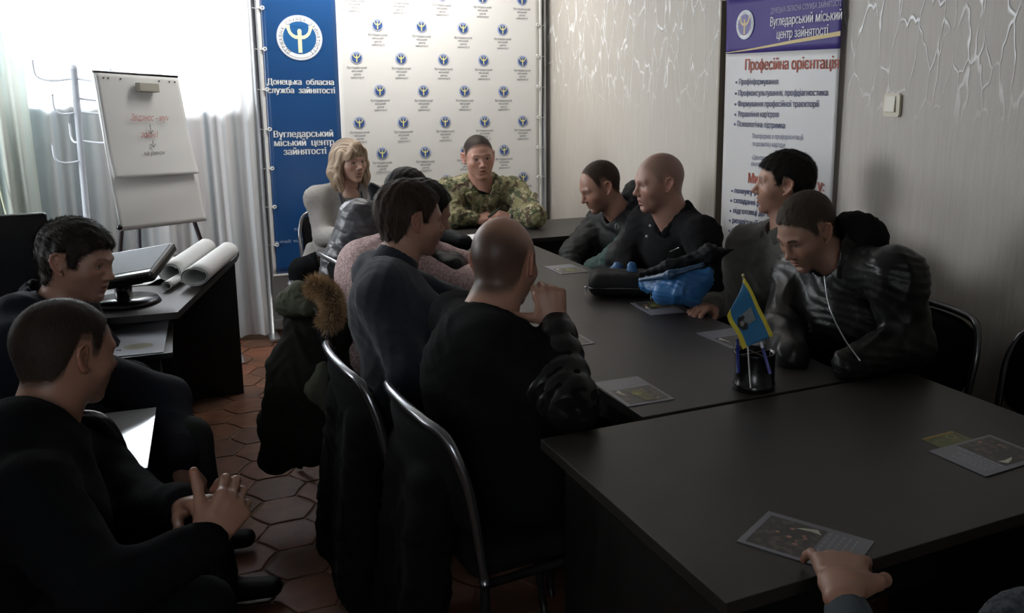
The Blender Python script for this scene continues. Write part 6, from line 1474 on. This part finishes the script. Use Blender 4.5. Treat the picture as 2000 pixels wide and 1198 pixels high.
# --- grey fleece man
hp = W(1531, 361, 3.42); pv = v3(2.24, 2.78, 0.53); kn, an = legs_for(pv, (-1, 0.1), 0.38); wR = W(1392, 597, 3.28)
a11 = human(dict(label='dark-haired man in a grey fleece jacket in profile before the information banner', head=hp, face=(-0.84, 0.54, 0.03), skin=(0.38, 0.21, 0.15), stubble=0.3, nose=1.15, jaw=0.95, eye=0.0044, pelvis=pv, dir=(-0.95, 0.15), neck=W(1535, 452, 3.44), sw=0.195, knees=kn, ankles=an, shR=W(1462, 478, 3.62), shL=W(1600, 500, 3.25),
    elbows=[W(1422, 582, 3.50), W(1560, 640, 3.05)], wrists=[wR, W(1480, 640, 3.0)], hands=[(dict(wr=wR, D=nrm(W(1345, 606, 3.16)-wR), N=(0.1, 0.1, -1), side=1, curl=(0.5, 0.6, 0.65, 0.75), spread=0.08), 0.003)], t=0.024, cuff=0.0,
    hair=dict(name='jet_brown', col=(0.013, 0.010, 0.009), h=0.010, line='short', top=0.006, rough=0.0018, fringe=0.012, n=8000, L=0.024, w=0.0013, lift=0.2), topmat=FLEECE, topname='fleece_jacket', collar=('open', FLEECE, 0.5, 0.030, 0.036), fold=0.012, seed=50, res=0.0085, hres=0.0024))
# --- leather jacket man
hp = W(1576, 452, 2.88); pv = v3(2.17, 2.20, 0.53); kn, an = legs_for(pv, (-1, 0), 0.36)
wL = W(1655, 716, 2.50); eL = W(1778, 668, 2.62)
a12 = human(dict(label='young man in a black leather jacket with his head bowed over the table', head=hp, face=(-0.88, -0.10, -0.50), roll=-0.06, skin=(0.33, 0.185, 0.13), stubble=0.12, ears=1.05, browd=0.95, brow=(0.022, 0.015, 0.012), eye=0.0034, pelvis=pv, dir=(-0.98, -0.05), neck=W(1650, 512, 2.88), sw=0.21, knees=kn, ankles=an,
    shL=W(1748, 540, 2.62), shR=W(1560, 540, 3.10), elbows=[W(1528, 640, 2.95), eL], wrists=[W(1545, 700, 2.62), wL], t=0.030, fat=1.10, hump=0.02,
    hair=dict(name='light_brown_crop', col=(0.060, 0.044, 0.032), h=0.0045, line='short', top=0.004, rough=0.0008, soft=1.0, fade=0.024, n=8000, L=0.013, w=0.0011, lift=0.3), topmat=LEATH, topname='leather_jacket', fold=0.014, fsc=13, seed=56, res=0.008, hres=0.0022, collar=('open', LEATH, 0.45, 0.035, 0.030)))
hood(a12, 'hood', fabric('black_hoodie_jersey', (0.008, 0.008, 0.009)), (0.0, -0.075, 0.060), (0.100, 0.075, 0.080), label='black jersey hood')
strap(a12, 'zip', [W(1610, 540, 2.56), W(1620, 600, 2.50), W(1648, 660, 2.46), W(1680, 705, 2.42)], 0.0020, STEEL)
# --- person whose hand reaches in at the bottom
pv = v3(1.42, 0.10, 0.50); kn, an = legs_for(pv, (-0.1, 1), 0.42); wL = PZ(1645, 1150, 0.805); fd = nrm(PZ(1632, 1040, 0.790)-wL)
a13 = human(dict(label='person in grey-blue knit whose hand reaches over the nearest leaflet', head=v3(1.42, 0.30, 1.22), face=(-0.1, 1, -0.4), skin=(0.40, 0.21, 0.145), pelvis=pv, dir=(-0.1, 1), neck=v3(1.42, 0.22, 1.04), sw=0.2, knees=kn, ankles=an, elbows=[v3(1.70, 0.42, 0.80), wL-fd*0.25+v3(0.04, 0, -0.085)], wrists=[v3(1.55, 0.62, 0.80), wL],
    hands=[(dict(wr=wL, D=fd, N=(0.05, 0.1, -1), side=-1, curl=((0.35, 0.65, 0.5), (0.4, 0.7, 0.5), (0.35, 0.65, 0.5), (0.15, 0.4, 0.3)), spread=0.20, thumb=(0.75, 0.65, 0.1), tcurl=0.35, sc=1.12), 0.0024), (dict(wr=v3(1.55, 0.62, 0.80), D=(-0.3, 0.9, 0), N=(0, 0, -1), side=1), 0.004)],
    hair=dict(name='near_black', col=(0.014, 0.012, 0.011), h=0.008), topmat=GREYK, topname='grey_blue_jumper', t=0.008, cuff=0.045, fold=0.005, seed=60, res=0.009, hres=0.004))
# ---------------------------------------------------------------- jackets on chairs
gj = thing('grey_hooded_jacket', 'dark grey padded jacket with a hood hanging over a chair back beside the blonde woman', 'jacket', (0.70, 4.0, 0))
S = SDF(); D0 = 3.98
S.chain([W(668, 462, D0), W(703, 425, D0), W(742, 440, D0)], [0.050, 0.085, 0.060], k=0.05, q=(2, 0.008)); S.ell(W(705, 418, D0), (0.085, 0.07, 0.055), k=0.04)
S.chain([W(712, 455, D0), W(672, 510, D0), W(650, 570, D0), W(640, 660, D0+0.1)], [0.085, 0.090, 0.080, 0.06], k=0.05, q=(3, 0.010)); S.chain([W(740, 470, D0+0.1), W(740, 560, D0+0.1)], [0.08, 0.09], k=0.05)
sdf_obj('quilted_shell', S, 0.008, GREYN, gj, fold=(0.012, 17, 22))
S = SDF(); S.ecap(W(725, 363, 4.05), W(748, 378, 4.05), (0, 1, 0), (0.03, 0.016), (0.03, 0.020), k=0.02); S.cap(W(728, 372, 4.05), W(735, 420, 4.05), 0.016, 0.03, k=0.03); sdf_obj('collar_flap', S, 0.006, NYL, gj, fold=(0.003, 30, 2))
pk = thing('parka', 'dark parka with an olive hood trimmed in tan fur hanging on a chair back', 'coat', (0.40, 3.3, 0))
D1 = 3.22; S = SDF()
S.chain([W(600, 640, D1), W(566, 720, D1), W(542, 830, D1), W(534, 900, D1)], [0.06, 0.070, 0.060, 0.052], k=0.05); S.chain([W(640, 650, D1+0.05), W(620, 760, D1+0.05), W(610, 850, D1+0.05)], [0.10, 0.13, 0.11], k=0.08); S.chain([W(575, 625, D1), W(660, 635, D1)], [0.04, 0.06], k=0.05)
sdf_obj('coat_body', S, 0.009, COAT, pk, fold=(0.016, 11, 26))
S = SDF(); S.chain([W(560, 602, D1-0.06), W(590, 580, D1-0.06), W(628, 590, D1-0.05)], [0.040, 0.050, 0.05], k=0.04); S.chain([W(556, 590, D1-0.06), W(600, 602, D1-0.1)], [0.03, 0.035], k=0.03); sdf_obj('hood', S, 0.007, OLIVE, pk, fold=(0.010, 24, 5), label='olive green hood')
S = SDF(); S.chain([W(630, 720, D1-0.12), W(618, 760, D1-0.12), W(640, 800, D1-0.12)], [0.025, 0.035, 0.02], k=0.03); sdf_obj('lining_fold', S, 0.008, OLIVE, pk, fold=(0.008, 24, 7))
# fur: thousands of short tapering hairs on a curved roll
fp = [W(612, 560, D1-0.10), W(640, 572, D1-0.12), W(652, 605, D1-0.12), W(640, 632, D1-0.10)]; path = [np.array(p) for p in smooth_path([p.tolist() for p in fp], 8)]
rnd = np.random.RandomState(3); v = []; q = []; cl = []; og = np.array((0.40, 3.3, 0))
for k in range(9000):
    i = rnd.randint(len(path)-1); p = path[i]+(path[i+1]-path[i])*rnd.rand(); t_ = nrm(path[min(i+1, len(path)-1)]-path[max(i-1, 0)]); d = rnd.normal(size=3); d = nrm(d-t_*(d@t_)*0.6)
    b0 = p+d*0.022-og; L_ = rnd.uniform(0.020, 0.042); d2_ = nrm(d+rnd.normal(size=3)*0.35); s_ = nrm(np.cross(d2_, rnd.normal(size=3)))*0.0009; m_ = b0+d2_*L_*0.55; e_ = m_+nrm(d2_+v3(0, 0, -0.35))*L_*0.45
    n_ = len(v); v += [b0-s_, b0+s_, m_+s_*0.8, m_-s_*0.8, e_]; q += [(n_, n_+1, n_+2, n_+3)]; q += [(n_+3, n_+2, n_+4, n_+4)]
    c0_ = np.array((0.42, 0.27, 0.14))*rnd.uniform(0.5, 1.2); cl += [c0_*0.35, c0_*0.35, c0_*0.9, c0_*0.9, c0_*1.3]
me = bpy.data.meshes.new('fur_trim'); me.from_pydata([tuple(p) for p in v], [], [tuple(dict.fromkeys(f)) for f in q]); me.update()
ca = me.color_attributes.new('Col', 'FLOAT_COLOR', 'POINT'); cc = np.ones((len(v), 4), np.float32); cc[:, :3] = cl; ca.data.foreach_set('color', cc.ravel())
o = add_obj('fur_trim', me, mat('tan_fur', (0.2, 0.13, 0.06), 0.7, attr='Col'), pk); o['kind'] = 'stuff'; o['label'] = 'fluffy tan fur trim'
S = SDF(); S.chain([p for p in path], [0.026]*len(path), k=0.01); sdf_obj('fur_base', S, 0.006, mat('fur_base', (0.06, 0.038, 0.02), 0.9), pk)

S = SDF(); S.ell(PZ(2000, 1212, 0.72), (0.10, 0.05, 0.045)); sdf_obj('scarf_end', S, 0.006, mat('grey_patterned_wool', (0.10, 0.11, 0.13), 0.9, var=(90, (0.035, 0.04, 0.06), 0.45, 0.6)), a13['base'], fold=(0.006, 40, 4), label='grey patterned scarf end')
for nm, x, y0, y1, zt, seed in (('black coat hanging on the chair of the man in the turtleneck', 0.475, 2.27, 2.66, 0.70, 3), ('black coat hanging on the chair of the balding man', 0.545, 1.86, 2.22, 0.68, 8)):
    ct = thing('coat', nm, 'coat', (x, (y0+y1)/2, 0)); ym = (y0+y1)/2; hw = (y1-y0)/2
    S = SDF(); S.ecap((x, ym, zt), (x-0.03, ym, 0.12), (0, 1, 0), (hw, 0.040), (hw*1.12, 0.055), k=0.03); S.ecap((x+0.0, ym+hw*0.7, zt-0.05), (x-0.07, ym+hw*0.85, 0.16), (0, 1, 0), (0.07, 0.05), (0.06, 0.045), k=0.04); S.ecap((x, ym-hw*0.7, zt-0.05), (x-0.06, ym-hw*0.8, 0.20), (0, 1, 0), (0.07, 0.05), (0.06, 0.045), k=0.04)
    sdf_obj('coat_body', S, 0.010, fabric('black_wool_coat', (0.004, 0.004, 0.0045)), ct, fold=(0.016, 10, seed))
